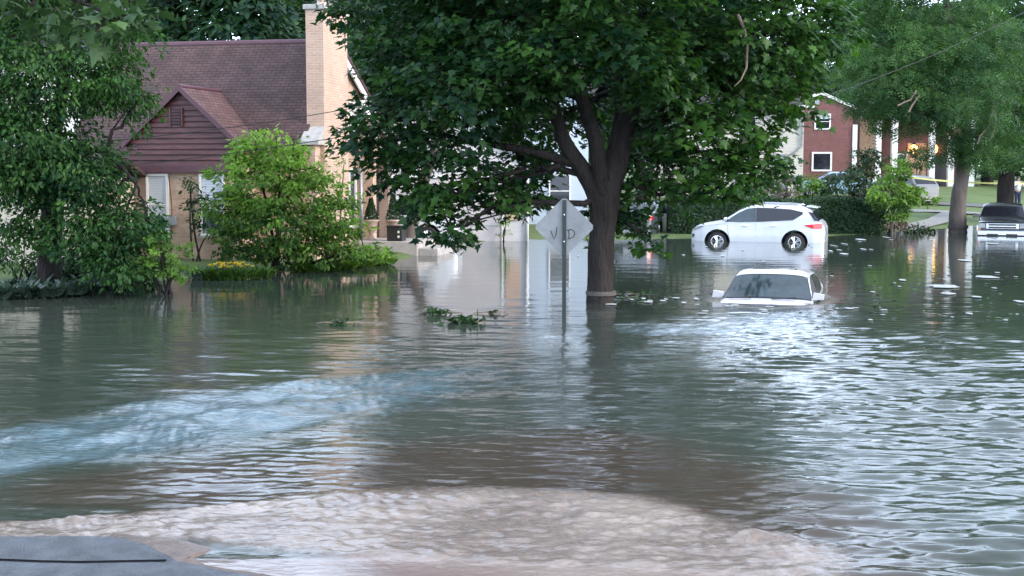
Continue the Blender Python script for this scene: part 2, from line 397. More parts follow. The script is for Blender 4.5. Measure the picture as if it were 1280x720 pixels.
def ground_strip(name, pts, width, lift, m, zfun=None):
    P = [Vector((p[0], p[1], 0)) for p in pts]; mb = MB(); Q = []
    for i in range(len(P)-1):
        n = max(2, int((P[i+1]-P[i]).length/1.0))
        Q += [P[i].lerp(P[i+1], k/n) for k in range(n)]
    Q.append(P[-1]); vs = []
    for i, q in enumerate(Q):
        t = (Q[min(i+1, len(Q)-1)]-Q[max(i-1, 0)]).normalized(); s = Vector((-t.y, t.x, 0))
        for k in (-1, 1):
            a = q+s*k*width/2; vs.append((a.x, a.y, gz(a.x, a.y)+lift))
    mb.add(vs, [(2*i, 2*i+1, 2*i+3, 2*i+2) for i in range(len(Q)-1)])
    return tag(mb.build(name, m), kind='structure')
ground_strip('sidewalk', [(14.5, 66), (21, 69.5), (36, 71.5)], 1.5, .06, mat('path_concrete', (.24,.235,.22), .85, .2, 3, .4, 40))
ground_strip('street', [(-8, 86.5), (16, 82.5), (24, 76.5), (40, 77.5)], 2.6, .055, mat('far_asphalt', (.12,.12,.125), .9, .2, 2))
ground_strip('driveway', [(16.5, 57), (19.8, 63), (22.4, 69)], 1.1, .07, MATS['path_concrete'])
# ================================================================= WATER
def world_poly(px): return [(gp(a, b).x, gp(a, b).y) for a, b in px]
def dist_poly(X, Y, poly, radii):
    best = np.full(X.shape, 9.0)
    for (x0, y0), (x1, y1), r0, r1 in zip(poly[:-1], poly[1:], radii[:-1], radii[1:]):
        dx, dy = x1-x0, y1-y0; t = np.clip(((X-x0)*dx+(Y-y0)*dy)/(dx*dx+dy*dy), 0, 1)
        d = np.hypot(X-x0-t*dx, Y-y0-t*dy)/(r0+(r1-r0)*t)
        best = np.minimum(best, d)
    return best           # 1 at the edge
def sstep(a, b, x): t = np.clip((x-a)/(b-a), 0, 1); return t*t*(3-2*t)
wr = np.random.default_rng(11)
def waves(X, Y, lmin, lmax, phi, spread, n=22):
    h = np.zeros_like(X)
    for i in range(n):
        lam = lmin*(lmax/lmin)**wr.random(); th = phi+wr.normal()*spread; k = 2*pi/lam
        h += sqrt(2/n)/k*np.cos(k*(X*sin(th)+Y*cos(th))+wr.random()*2*pi)
    return h
def vnoise(X, Y, s, oct=3):
    out = np.zeros_like(X); 
    for o in range(oct):
        f = s*2**o
        a = sum(np.cos(f*(X*cos(t)+Y*sin(t))*(1+.3*j)+wr.random()*6.28) for j, t in enumerate(wr.random(5)*pi))
        out += a/5*.6**o
    return out
a1 = np.concatenate([np.linspace(-1.5, -.42, 90)[:-1], np.linspace(-.42, .42, 940), np.linspace(.42, 1.5, 90)[1:]])
yr = [5.0]
while yr[-1] < 80: yr.append(yr[-1]*(1.0036 if yr[-1] < 40 else 1.006))
Yw, Aw = np.meshgrid(np.array(yr), a1, indexing='ij'); Xw = Aw*Yw
wob = .35*vnoise(Xw, Yw, .9)
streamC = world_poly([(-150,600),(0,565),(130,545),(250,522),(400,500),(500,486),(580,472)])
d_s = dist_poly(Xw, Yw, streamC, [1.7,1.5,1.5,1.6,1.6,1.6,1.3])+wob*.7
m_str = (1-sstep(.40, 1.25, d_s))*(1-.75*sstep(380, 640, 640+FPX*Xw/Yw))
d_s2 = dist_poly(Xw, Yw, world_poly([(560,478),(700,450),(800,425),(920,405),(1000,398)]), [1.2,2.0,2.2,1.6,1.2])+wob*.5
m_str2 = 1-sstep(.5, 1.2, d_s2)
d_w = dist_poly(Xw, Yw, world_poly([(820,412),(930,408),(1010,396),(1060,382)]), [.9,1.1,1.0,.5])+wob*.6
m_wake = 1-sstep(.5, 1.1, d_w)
d_r = dist_poly(Xw, Yw, world_poly([(-200,668),(60,662),(250,655),(420,652),(560,655),(700,672),(860,700)]), [.28,.28,.50,.90,1.15,1.2,1.0])+wob*.45
m_rap = 1-sstep(.7, 1.15, d_r)
d_b = dist_poly(Xw, Yw, world_poly([(100,610),(400,600),(700,590),(900,640),(1000,760)]), [.8,1.4,2.0,1.7,1.0])+wob*.5
m_brown = 1-sstep(.4, 1.25, d_b)
m_silt = (1-sstep(.6, 1.05, dist_poly(Xw, Yw, world_poly([(250,716),(480,716),(700,728),(900,745)]), [.38,.42,.42,.5])+wob*.2))
m_near = 1-sstep(14, 30, Yw)
P_ = 640+FPX*Xw/Yw
m_right = sstep(820, 1010, P_)*(1-.45*sstep(1130, 1260, P_)*sstep(12, 17, Yw))*(1-sstep(17, 27, Yw))
m_shore = sstep(30, 46, Yw)
gust = .65+.35*np.clip(vnoise(Xw, Yw*1.6, .55), -1, 1)
Hh = waves(Xw, Yw, .7, 1.6, .25, .5)*(.004+.026*m_near)
Hh += waves(Xw, Yw, .20, .5, .10, .24)*(.005+.075*m_near*(1-m_right)+.25*m_right)*gust*(1-.6*m_shore)
Hh += waves(Xw, Yw, .10, .22, .05, .4)*(.008*(1-m_shore)+.115*m_near+.11*m_right)*gust*(1-m_silt*.9)
turb = np.clip(m_str+m_rap*.6+.35*m_wake+.2*m_str2, 0, 1.2)
Hh += waves(Xw, Yw, .16, .6, -.80, .5, 30)*.12*np.clip(turb-m_str, 0, 1)+waves(Xw, Yw, .12, .3, 0, 3.0, 20)*.05*turb
chop = .35+1.3*np.clip(vnoise(Xw, Yw, 1.3, 3), 0, 1)
Hh += (waves(Xw, Yw, .5, 1.5, -.9, 1.2, 26)*.12+waves(Xw, Yw, .07, .20, 0, 3.0, 34)*.11*chop)*m_str
Hh += np.abs(waves(Xw, Yw, .35, .9, 1.2, 3.0, 14))*-.03*m_str
Hh += waves(Xw, Yw, .075, .17, .20, .55, 44)*.20*m_rap*(1-sstep(13, 18, Yw))*(1-m_silt)*(.5+.7*np.clip(vnoise(Xw, Yw, 1.6, 3)+.4, 0, 1))
Hh += .02*np.clip(m_rap, 0, 1)*(1-m_silt)
flat = 1-.93*m_silt
Hh *= flat
clump = np.clip(vnoise(Xw, Yw, 2.2, 4)*.8+.3, 0, 1)
def water_material():
    m = bpy.data.materials.new('flood_water'); m.use_nodes = True; nt = m.node_tree; L = nt.links.new
    b = nt.nodes['Principled BSDF']; b.inputs['IOR'].default_value = 1.38
    tc = nn(nt, 'ShaderNodeTexCoord')
    def att(n): return nn(nt, 'ShaderNodeAttribute', attribute_name=n).outputs['Fac']
    def mix(f, a, bcol):
        mx = nn(nt, 'ShaderNodeMix', data_type='RGBA'); L(f, mx.inputs[0])
        if isinstance(a, tuple): mx.inputs[6].default_value = a+(1,)
        else: L(a, mx.inputs[6])
        mx.inputs[7].default_value = bcol+(1,); return mx.outputs[2]
    nz = nn(nt, 'ShaderNodeTexNoise', Scale=.5, Detail=5.0); L(tc.outputs['Object'], nz.inputs['Vector'])
    c = mix(nz.outputs[0], (.034,.046,.039), (.058,.066,.053))
    c = mix(att('brown'), c, (.058,.043,.033))
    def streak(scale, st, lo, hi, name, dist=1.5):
        mp0 = nn(nt, 'ShaderNodeMapping'); mp0.inputs['Rotation'].default_value = (0, 0, -radians(44) if name == 'aer_sky' else 0); L(tc.outputs['Object'], mp0.inputs[0])
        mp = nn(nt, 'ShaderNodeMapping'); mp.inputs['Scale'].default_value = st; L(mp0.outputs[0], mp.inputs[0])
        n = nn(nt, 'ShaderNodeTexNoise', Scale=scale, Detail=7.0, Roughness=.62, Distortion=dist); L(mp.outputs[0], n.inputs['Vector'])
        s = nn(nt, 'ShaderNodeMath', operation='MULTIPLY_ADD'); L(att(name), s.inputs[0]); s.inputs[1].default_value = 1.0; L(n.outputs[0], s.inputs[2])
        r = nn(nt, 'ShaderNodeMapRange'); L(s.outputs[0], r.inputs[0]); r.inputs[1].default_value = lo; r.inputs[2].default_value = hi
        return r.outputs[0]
    fa = streak(2.6, (.45,1.5,1), .80, 1.55, 'aer_sky', 1.2); c = mix(fa, c, (.13,.215,.265))  # aerated water, with the blue of reflected sky painted into its base colour
    c = mix(att('silt'), c, (.20,.150,.135))
    ff = streak(9.0, (.7,1,1), .85, 1.75, 'foam', 3.0); c = mix(ff, c, (.35,.295,.25))
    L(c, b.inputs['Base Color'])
    ad = nn(nt, 'ShaderNodeMath', operation='MAXIMUM'); L(ff, ad.inputs[0])
    h = nn(nt, 'ShaderNodeMath', operation='MULTIPLY'); L(fa, h.inputs[0]); h.inputs[1].default_value = .45; L(h.outputs[0], ad.inputs[1])
    rr = nn(nt, 'ShaderNodeMapRange'); L(ad.outputs[0], rr.inputs[0]); rr.inputs[3].default_value = .02; rr.inputs[4].default_value = .22
    L(rr.outputs[0], b.inputs['Roughness'])
    n2 = nn(nt, 'ShaderNodeTexNoise', Scale=15.0, Detail=8.0, Distortion=.6)
    mp = nn(nt, 'ShaderNodeMapping'); mp.inputs['Scale'].default_value = (.45,1,1); L(tc.outputs['Object'], mp.inputs[0]); L(mp.outputs[0], n2.inputs['Vector'])
    bs = nn(nt, 'ShaderNodeMath', operation='MULTIPLY_ADD'); L(att('rough'), bs.inputs[0]); bs.inputs[1].default_value = .8; bs.inputs[2].default_value = .045
    bp = nn(nt, 'ShaderNodeBump', Distance=.022); L(bs.outputs[0], bp.inputs['Strength']); L(n2.outputs[0], bp.inputs['Height']); L(bp.outputs[0], b.inputs['Normal'])
    return m
M_water = water_material()
def ring(px, py, rx, ry, rz=0.0, Y=None):
    c = gp(px, py); dx = Xw-c.x; dy = Yw-c.y; u = dx*cos(rz)+dy*sin(rz); v = -dx*sin(rz)+dy*cos(rz)
    q = np.hypot(u/rx, v/ry); return np.exp(-((q-1.02)/.16)**2)
m_ring = np.clip(ring(965, 374, 1.15, 1.7, -radians(19))+.8*ring(748, 378, .36, .36)+ring(705, 394, .10, .10)*.8, 0, 1)
edge = np.exp(-((d_r-1.0)/.22)**2)*sstep(0, 400, P_)*.35
attrs = {'brown': np.clip(m_brown*(1-.75*m_str)*.85+m_rap, 0, 1).ravel(), 'aer_sky': np.clip(m_str*.66+m_str2*.22+m_wake*.30, 0, 1).ravel(),
         'foam': np.clip(m_rap*(.58+.25*clump)+edge*.5+m_str*.26*clump*chop*(1+.9*(1-sstep(60, 200, P_)))+.15*m_brown*clump+m_ring*.8, 0, 1).ravel(),
         'silt': np.clip(m_silt*(1-.3*clump)+.45*m_rap, 0, 1).ravel(), 'rough': np.clip(m_near*.14+turb*.7, 0, 1).ravel()}
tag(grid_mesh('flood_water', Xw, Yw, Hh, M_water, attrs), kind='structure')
# --- the road slab the camera stands on, the mud at its edge
M_asph = mat('wet_asphalt', (.070,.078,.094), .45, .45, 5.0, 1.0, 70)
M_mud = mat('wet_mud', (.105,.070,.052), .35, .35, 6.0, .6, 25)
def slab(name, px, z, th, m, close):
    pts = [gp(a, b, z) for a, b in px]+[Vector((x, y, z)) for x, y in close]
    # densify + wobble the edge
    out = []
    for i in range(len(pts)):
        a = pts[i]; b = pts[(i+1) % len(pts)]; n = max(1, int((b-a).length/.12)) if i < len(px)-1 else 1
        for k in range(n):
            p = a.lerp(b, k/n)
            if i < len(px)-1: p += Vector((random.uniform(-.012, .012), random.uniform(-.012, .012), 0))
            out.append(p)
    mb = MB(); mb.prism([(p.x, p.y, z) for p in out], (0, 0, -th)); return tag(mb.build(name, m), kind='structure')
slab('road', [(-700,664),(-300,668),(0,671),(60,671),(120,670),(160,673),(185,681),(203,690),(222,701),(262,711),(330,721),(420,738),(520,775)], .045, .3, M_asph, [(-.2,5.6),(3,-6),(-16,-6)])
inn = [(125,676,.03),(150,679,.03),(170,687,.035),(186,697,.035),(205,708,.035),(250,719,.035),(320,730,.035),(425,750,.035)]
out = [(172,655),(235,660),(300,668),(296,684),(262,692),(268,702),(335,711),(440,727)]
mb = MB(); vs = []; NR = 7; rm = random.Random(4)
for i in range(len(inn)-1):
    for k in range(6):
        t = k/6; a = gp(inn[i][0]*(1-t)+inn[i+1][0]*t, inn[i][1]*(1-t)+inn[i+1][1]*t, .03); b = gp(out[i][0]*(1-t)+out[i+1][0]*t, out[i][1]*(1-t)+out[i+1][1]*t, -.03)
        for j in range(NR): q = j/(NR-1); p = a.lerp(b, q); vs.append((p.x, p.y, .036-.075*q**1.4+rm.uniform(-.003, .003)))
nq = len(vs)//NR
mb.add(vs, [(i*NR+j, i*NR+j+1, (i+1)*NR+j+1, (i+1)*NR+j) for i in range(nq-1) for j in range(NR-1)])
tag(mb.build('mud_bank', M_mud, smooth=True), kind='structure')
mb = MB(); sp = [gp(x, y, .05) for x, y in ((-320,694),(-100,697),(0,699),(50,701),(100,702),(150,701),(208,700))]
vs = []
for i, p in enumerate(sp): vs += [(p.x, p.y-.020, .049), (p.x, p.y+.020, .049)]
mb.add(vs, [(2*i, 2*i+1, 2*i+3, 2*i+2) for i in range(len(sp)-1)])
tag(mb.build('slab_gap_strip', mat('gap_dark', (.006,.006,.007), .95, 0, spec=.05)), kind='structure')  # flat dark strip standing in for the open groove between two road slabs
# ================================================================= HOUSES
def window(parent, x, y, z0, z1, wd, ax='-y', frame=M_white, pane=M_glass, blind=0.0, bars=1, fw=.06, sill=True):
    """window on a wall; ax = outward direction of the wall, (x,y) the centre on the wall plane"""
    def T(u, v, z):     # u along the wall, v outward
        return {'-y': (x+u, y-v, z), '+x': (x+v, y+u, z), '-x': (x-v, y-u, z)}[ax]
    def bx(mb, u0, u1, v0, v1, za, zb):
        vs = [T(u, v, z) for z in (za, zb) for u, v in ((u0,v0),(u1,v0),(u1,v1),(u0,v1))]
        mb.add(vs, [(0,3,2,1),(4,5,6,7),(0,1,5,4),(1,2,6,5),(2,3,7,6),(3,0,4,7)])
    h = wd/2
    mb = MB(); bx(mb, -h, h, .004, .02, z0, z1); p = mb.build('window', pane, parent)
    mb = MB()
    bx(mb, -h-fw, -h, .002, .07, z0-fw, z1+fw); bx(mb, h, h+fw, .002, .07, z0-fw, z1+fw)
    bx(mb, -h, h, .002, .068, z1, z1+fw); bx(mb, -h, h, .002, .068, z0-fw, z0)
    for i in range(bars):
        zc = z0+(z1-z0)*(i+1)/(bars+1); bx(mb, -h, h, .018, .05, zc-.02, zc+.02)
    mb.build('frame', frame, p)
    if blind:
        mb = MB(); n = max(3, int((z1-z0)*blind/.07))
        for i in range(n):
            zc = z1-(z1-z0)*blind*(i+.5)/n; bx(mb, -h+.01, h-.01, .021, .030, zc-.034, zc+.034)
        mb.build('blind', M_blind, p)
    if sill:
        mb = MB(); bx(mb, -h-.1, h+.1, .002, .11, z0-fw-.06, z0-fw-.002); mb.build('sill', M_stone, p)
    return p
def clap(mb, poly_fn, z0, z1, y, n, th=.03):
    """lap siding boards between z0 and z1 facing -y; poly_fn(z)->(xa,xb)"""
    for i in range(n):
        za = z0+(z1-z0)*i/n; zb = z0+(z1-z0)*(i+1)/n+.012; zb_ = min(zb, z1)
        a0, a1 = poly_fn(za); b0, b1 = poly_fn(zb_)
        mb.add([(a0,y-th,za),(a1,y-th,za),(b1,y-.008,zb_),(b0,y-.008,zb_),(a0,y,za),(a1,y,za),(b1,y,zb_),(b0,y,zb_)],
               [(0,1,2,3),(0,4,5,1),(3,2,6,7),(0,3,7,4),(1,5,6,2),(4,7,6,5)])
# ---- the buff brick cottage on the left
RZ = -radians(12)
c0 = at(164, 335, 36.9)
HB = empty('brick_cottage', (c0.x, c0.y, 0), RZ, 'buff brick cottage with maroon shingle roof, maroon sided front gable and tall chimney', 'house')
W_ = 3.22; V0 = 1.0; VR = 3.7; VE = 9.0; U0 = -2.2; U1 = 4.56; ZR = 6.12; ZE = 3.0
mb = MB(); mb.box(0, W_, 0, V0+1.5, -.5, 2.62)
mb.add([(U0, V0, -.5), (U1, V0, -.5), (U1, V0, ZE), (U0, V0, ZE)], [(0,1,2,3)])
gab = [(V0, -.5), (VE, -.5), (VE, 3.35), (VR, ZR-.12), (V0, ZE)]
for u, s in ((U1, 1), (U0, -1)):
    mb.add([(u, a, b) for a, b in gab], [tuple(range(5)) if s > 0 else tuple(range(5))[::-1]])
mb.add([(U0, VE, -.5), (U1, VE, -.5), (U1, VE, 3.35), (U0, VE, 3.35)], [(3,2,1,0)])
mb.build('wall', M_buff, HB)
def roof_slab(name, pts, m, parent, th=.10):
    P = [Vector(p) for p in pts]; n = (P[1]-P[0]).cross(P[2]-P[0]).normalized()
    if n.z < 0: n = -n
    mb = MB(); mb.prism([tuple(p+n*.0) for p in P], n*th); return mb.build(name, m, parent)
sl = (ZR-ZE)/(VR-V0)
roof_slab('roof', [(U0-.15, V0-.3, ZE-.3*sl), (U1+.05, V0-.3, ZE-.3*sl), (U1+.05, VR, ZR), (U0-.15, VR, ZR)], M_roof, HB)
roof_slab('roof', [(U0-.15, VR, ZR), (U1+.12, VR, ZR), (U1+.12, VE+.3, 3.25), (U0-.15, VE+.3, 3.25)], M_roof, HB)
mb = MB(); mb.tube([(U0-.15, VR, ZR+.10), (U1+.12, VR, ZR+.10)], .09, 8); mb.build('ridge_cap', M_fascia, HB)
mb = MB(); mb.prism([(U1+.125, VR+.02, ZR+.06), (U1+.125, VE+.3, 3.30), (U1+.125, VE+.3, 3.02), (U1+.125, VR+.02, ZR-.22)], (.05, 0, 0)); mb.build('rake_board', M_white, HB)
mb = MB(); mb.prism([(U1+.177, VR+.02, ZR+.12), (U1+.177, VE+.3, 3.36), (U1+.177, VE+.3, 3.26), (U1+.177, VR+.02, ZR+.02)], (.04, 0, 0)); mb.build('rake_trim', M_fascia, HB)
# front wing roof: gable to the front
wz = 3.16; az = 4.68; wc = W_/2
sd_ = (az-wz)/(wc+.06)
vend = V0-.3+(az-(ZE-.3*sl))/sl+.1
for s in (-1, 1):
    xe = wc+s*(wc+.06)
    ve = V0-.3+max(0, (wz-(ZE-.3*sl)))/sl+.15
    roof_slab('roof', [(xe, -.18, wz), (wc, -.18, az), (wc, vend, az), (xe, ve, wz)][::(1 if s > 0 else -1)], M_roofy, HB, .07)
mb = MB(); mb.tube([(wc, -.2, az+.07), (wc, vend, az+.07)], .06, 8); mb.build('ridge_cap', M_fascia, HB)
for s in (-1, 1):
    xe = wc+s*(wc+.08)
    mb = MB(); mb.prism([(xe, -.24, wz-.06), (wc, -.24, az-.06), (wc, -.24, az+.10), (xe, -.24, wz+.10)], (0, .055, 0)); mb.build('rake_board', M_fascia, HB)
mb = MB(); clap(mb, lambda z: (.0, W_) if z <= wz else (wc-(az-z)/sd_+.06, wc+(az-z)/sd_-.06), 2.66, az-.12, -.06, 13, .055); mb.box(0, W_, -.055, V0+.4, 2.64, wz); mb.build('gable_siding', M_siding, HB)
mb = MB(); mb.box(-.05, W_+.06, -.13, -.0, 2.47, 2.66); mb.build('fascia_board', M_fascia, HB)
mb = MB(); mb.box(1.32, 1.62, -.12, -.085, 3.74, 4.16)
gv = mb.build('gable_vent', mat('vent_dark', (.03,.015,.02), .7, 0), HB)
mb = MB()
for i in range(5): mb.box(1.34, 1.60, -.145, -.11, 3.77+i*.078, 3.80+i*.078)
mb.box(1.28,1.32,-.15,-.09,3.70,4.20); mb.box(1.62,1.66,-.15,-.09,3.70,4.20); mb.build('slat', M_siding, gv)
window(HB, .84, 0, .85, 2.38, .52, blind=.97, pane=M_glassb)
window(HB, 2.42, 0, .85, 2.38, .60, blind=.62, pane=M_glassb)
mb = MB(); mb.tube([(1.22, -.10, 2.4), (1.26, -.05, 1.5), (1.22, -.05, .7)], .012, 5); mb.build('cable', M_wire, HB)
mb = MB(); mb.box(1.16, 1.40, -.14, -.003, 1.05, 1.30); mb.build('meter_box', M_gutter, HB, bevel=.02)
# chimney: narrow stack over a wider base, stone weathering on the shoulder
CV0, CV1, CP = 1.55, 3.55, .46
mb = MB(); mb.box(U1-.04, U1+CP, CV0, CV1, -.5, 6.88); mb.box(U1+.003, U1+CP-.12, CV0-.42, CV0-.003, -.5, 3.25)
ch = mb.build('chimney', M_buffs, HB)
mb = MB(); mb.prism([(U1-.06, CV0-.52, 3.22), (U1-.06, CV0-.005, 3.22), (U1-.06, CV0-.005, 3.72), (U1-.06, CV0-.52, 3.32)], (CP+.06, 0, 0)); mb.build('weathering_stone', M_stone, ch)
mb = MB(); mb.box(U1-.10, U1+CP+.06, CV0-.06, CV1+.06, 6.88, 7.02); mb.build('cap', M_stone, ch, bevel=.02)
for fv_ in (2.1, 3.0): MB().lathe([(.14,0),(.16,.05),(.13,.1),(.12,.34),(.14,.36)], (U1+.23, fv_, 7.02), 14).build('flue', M_terra, ch)
# entrance on the gable side: little gabled hood, slot window, door recess, downspout
mb = MB(); mb.prism([(U1+.005, 5.0, 4.6), (U1+.005, 6.9, 3.2), (U1+.005, 6.9, 2.95), (U1+.005, 5.0, 4.32)], (.5, 0, 0)); mb.prism([(U1+.005, 4.1, 3.6), (U1+.005, 4.99, 4.6), (U1+.005, 4.99, 4.32), (U1+.005, 4.1, 3.3)], (.5, 0, 0)); mb.build('porch_gable', M_white, HB)
window(HB, U1, 4.05, 4.3, 4.85, .16, '+x', frame=M_buff, bars=0, sill=False)
window(HB, U1, 5.1, .9, 2.5, .5, '+x', frame=M_white, pane=M_glass)
mb = MB(); mb.tube([(U1+.1, 5.75, -.3), (U1+.1, 5.75, 2.9)], .06, 8); mb.build('downspout', M_gutter, HB, smooth=True)
mb = MB(); mb.box(U1+.003, U1+.35, 6.15, 6.5, -.3, 2.9); mb.box(U1+.003, U1+.35, 7.75, 8.1, -.3, 2.9); mb.box(U1+.003, U1+.36, 6.15, 8.1, 2.91, 3.2); mb.build('door_surround', M_buffs, HB)
mb = MB(); mb.box(U1+.004, U1+.06, 6.55, 7.7, .3, 2.55); d_ = mb.build('door', mat('door_paint', (.03,.022,.03), .4, .1), HB)
mb = MB(); mb.lathe([(.02,0),(.035,.02),(.03,.05)], (U1+.08, 6.7, 1.3), 10); mb.build('handle', M_chrome, d_)
# ---- porch landing with planters and a crate
def on(px, py, Y): return at(px, py, Y)
pc = on(478, 313, 41.0)
st = MB(); st.box(-1.2, 1.15, -.8, 1.2, -.6, .42); st.box(1.153, 1.75, -.7, 1.1, -.6, .22)
so_ = st.build('landing', M_conc, bevel=.03); so_.location = (pc.x+.15, 41.3, 0); so_.rotation_euler.z = RZ
tag(so_, 'low concrete landing slab with a lower step by the cottage entrance', 'landing')
def planter(px, label, tall, white):
    p = on(px, 304, 41.1); r = empty('planter', (p.x, 41.05, .42), 0, label, 'planter', 'urn planters by the entrance')
    MB().lathe([(.13,0),(.15,.03),(.07,.09),(.06,.2),(.11,.26),(.18,.42),(.21,.56),(.25,.58),(.25,.62),(.2,.62)], n=20).build('urn', M_terra, r, smooth=True)
    return r
MB_topi = []
for px, lb, t in ((464.5, 'clay urn planter with conical evergreen, nearer the cottage wall', .62), (492, 'clay urn planter with conical evergreen, beside the black crate', .75)):
    r = planter(px, lb, t, 0); rng = np.random.default_rng(int(px)); n = 1500
    h = rng.random(n)**1.3; th = rng.random(n)*2*pi; rr = .19*(1-h)+.03; rr *= .8+.25*rng.random(n)
    C = np.stack([rr*np.cos(th), rr*np.sin(th), .62+h*t], 1); D = np.stack([np.cos(th), np.sin(th), np.full(n, .9)], 1); N = np.stack([np.cos(th), np.sin(th), np.full(n, .2)], 1)+rng.normal(size=(n, 3))*.5
    leaves('topiary', C, N, D, np.full(n, .06), rng.random(n)*.35, T_diamond(), MATS['shrub_leaf'], r)
    n = 90; th = rng.random(n)*6.28; rr = .12+.13*rng.random(n)
    leaves('blossom', np.stack([rr*np.cos(th), rr*np.sin(th), .64+.12*rng.random(n)], 1), rng.normal(size=(n, 3))+[0,0,1], rng.normal(size=(n, 3)), np.full(n, .05), rng.random(n), T_diamond(), M_white, r)
p = on(495, 304, 40.75)
cr = empty('crate', (p.x+.02, 40.72, .42), RZ, 'square black plastic crate on the landing below the second urn', 'crate')
MB().box(-.24,.24,-.22,.22,0,.42).build('body', M_blackpl, cr, bevel=.02)
MB().box(-.26,.26,-.24,.24,.42,.46).build('rim', M_blackpl, cr, bevel=.01)
for zk in (.10, .24): MB().box(.10,.16,-.232,-.222,zk,zk+.07).build('label_sticker', M_white, cr)
# ---- leaning tree trunk beside the landing
# ---- white garage behind the maple
g0 = on(660, 297, 48.6)
GH = empty('white_garage', (g0.x, 48.6, 0), radians(3), 'pale garage with white sided gable front behind the maple crown, in the flood', 'garage')
mb = MB(); mb.box(-6.2, 0, 0, 7, -.6, 3.1); mb.build('wall', M_wsid, GH)
mb = MB(); clap(mb, lambda z: (-6.2+max(0, z-3.1)*1.35, -max(0, z-3.1)*1.35), 2.5, 5.3, -.02, 16); mb.build('gable_siding', M_wsid, GH)
for s in (0, 1):
    xe = .35 if s else -6.55
    roof_slab('roof', [(xe, -.4, 2.85), (-3.1, -.4, 5.42), (-3.1, 7.3, 5.42), (xe, 7.3, 2.85)], M_roofd, GH)
mb = MB(); mb.box(-5.4, -.95, -.10, -.02, -.3, 2.2); gd = mb.build('garage_door', mat('garage_door_paint', (.50,.46,.46), .6, .05), GH)
mb = MB()
for i in range(1, 4): mb.box(-5.4, -.95, -.112, -.102, i*.55-.01, i*.55+.012)
mb.build('panel_seam', M_gutter, gd)
mb = MB(); mb.box(-.95, -.88, -.14, -.02, -.3, 2.25); mb.box(-5.47,-5.4,-.14,-.02,-.3,2.25); mb.box(-5.47,-.88,-.15,-.02,2.252,2.35); mb.build('door_trim', M_white, GH)
mb = MB(); mb.tube([(-.03, -.09, -.4), (-.03, -.09, 2.9)], .055, 8); mb.build('downspout', M_white, GH, smooth=True)
mb = MB(); mb.box(-.80, -.30, -.05, -.02, .75, 2.3)
for i in range(4): mb.box(-.80, -.30, -.065, -.051, .75+i*.42, .77+i*.42)
mb.build('brick_panel', M_buffs, GH)
# ---- two storey white house farther back seen through gaps right of the garage
h0 = on(735, 285, 57)
WH = empty('white_house', (h0.x, 57, .1), radians(4), 'two storey pale blue white house glimpsed between the road sign and the garage', 'house')
mb = MB(); mb.box(-4.2, 0, 0, 8, -.6, 5.6); mb.build('wall', mat('pale_blue_siding', (.42,.49,.58), .6, .06, 2, stretch=(1,1,5)), WH)
roof_slab('roof', [(-4.6, -.4, 5.5), (.4, -.4, 5.5), (.4, 4, 7.8), (-4.6, 4, 7.8)], M_roofd, WH)
roof_slab('roof', [(-4.6, 4, 7.8), (.4, 4, 7.8), (.4, 8.4, 5.5), (-4.6, 8.4, 5.5)], M_roofd, WH)
for x in (-3.2, -1.2):
    for z in (.9, 3.6): window(WH, x, 0, z, z+1.3, .8)
# ---- cream sided house left of the red brick one
k0 = on(1003, 250, 78)
CH = empty('cream_house', (k0.x, 78, gz(k0.x, 78)), radians(-4), 'cream sided two storey house with a grey downspout left of the red brick house', 'house')
mb = MB(); mb.box(-8.5, 0, 0, 9, -1, 5.25); mb.build('wall', M_cream, CH)
mb = MB(); clap(mb, lambda z: (-8.5, -.0), .2, 5.2, -.004, 26, .035); mb.build('siding', M_cream, CH)
roof_slab('roof', [(-8.9, -.5, 5.2), (.45, -.5, 5.2), (.45, 4.5, 7.4), (-8.9, 4.5, 7.4)], M_roofd, CH)
roof_slab('roof', [(-8.9, 4.5, 7.4), (.45, 4.5, 7.4), (.45, 9.5, 5.2), (-8.9, 9.5, 5.2)], M_roofd, CH)
mb = MB(); mb.box(-8.9, .5, -.66, -.52, 5.1, 5.28); mb.build('gutter', M_white, CH)
mb = MB(); mb.tube([(.30,-.55,5.1),(.12,-.12,4.7),(-.12,-.11,4.6),(-.12,-.11,3.0),(-.55,-.11,2.6),(-.9,-.11,2.45),(-.9,-.11,0)], .05, 6); mb.build('downspout', M_gutter, CH, smooth=True)
mb = MB(); mb.box(-1.75, -.95, -.12, -.03, .3, 2.55); dd = mb.build('door', mat('grey_door', (.33,.34,.36), .5, .1), CH)
for x, z in ((-3.2, 3.3), (-5.4, 3.3), (-7.2, 3.3), (-3.4, .8), (-5.6, .8)): window(CH, x, -.03, z, z+1.3, .9)
# ---- red brick house
r0 = on(1064, 235, 95); gzr = gz(r0.x, 95)
RH = empty('red_brick_house', (r0.x, 95, gzr), radians(-3), 'red brick two storey house end with white trimmed gable and two windows', 'house')
wd = 4.5
mb = MB(); mb.box(-wd, 0, 0, 8, -.5, 5.6); mb.prism([(-wd, .0, 5.6), (0, 0, 5.6), (-wd/2, 0, 6.55)], (0, 8, 0)); mb.build('wall', M_red, RH)
for s in (0, 1):
    xe = .2 if s else -wd-.2
    roof_slab('roof', [(xe, -.15, 5.52), (-wd/2, -.15, 6.55), (-wd/2, 8.2, 6.55), (xe, 8.2, 5.52)], M_roofd, RH)
    mb = MB(); mb.prism([(xe, -.2, 5.40), (-wd/2, -.2, 6.44), (-wd/2, -.2, 6.66), (xe, -.2, 5.62)], (0, .045, 0)); mb.build('rake_board', M_white, RH)
wx = (1027-1064)/FPX*95; window(RH, wx, 0, 4.12, 5.02, .92, bars=1, fw=.1, sill=False, blind=.3)
window(RH, wx, 0, 1.25, 2.35, 1.15, bars=0, fw=.12, sill=False)
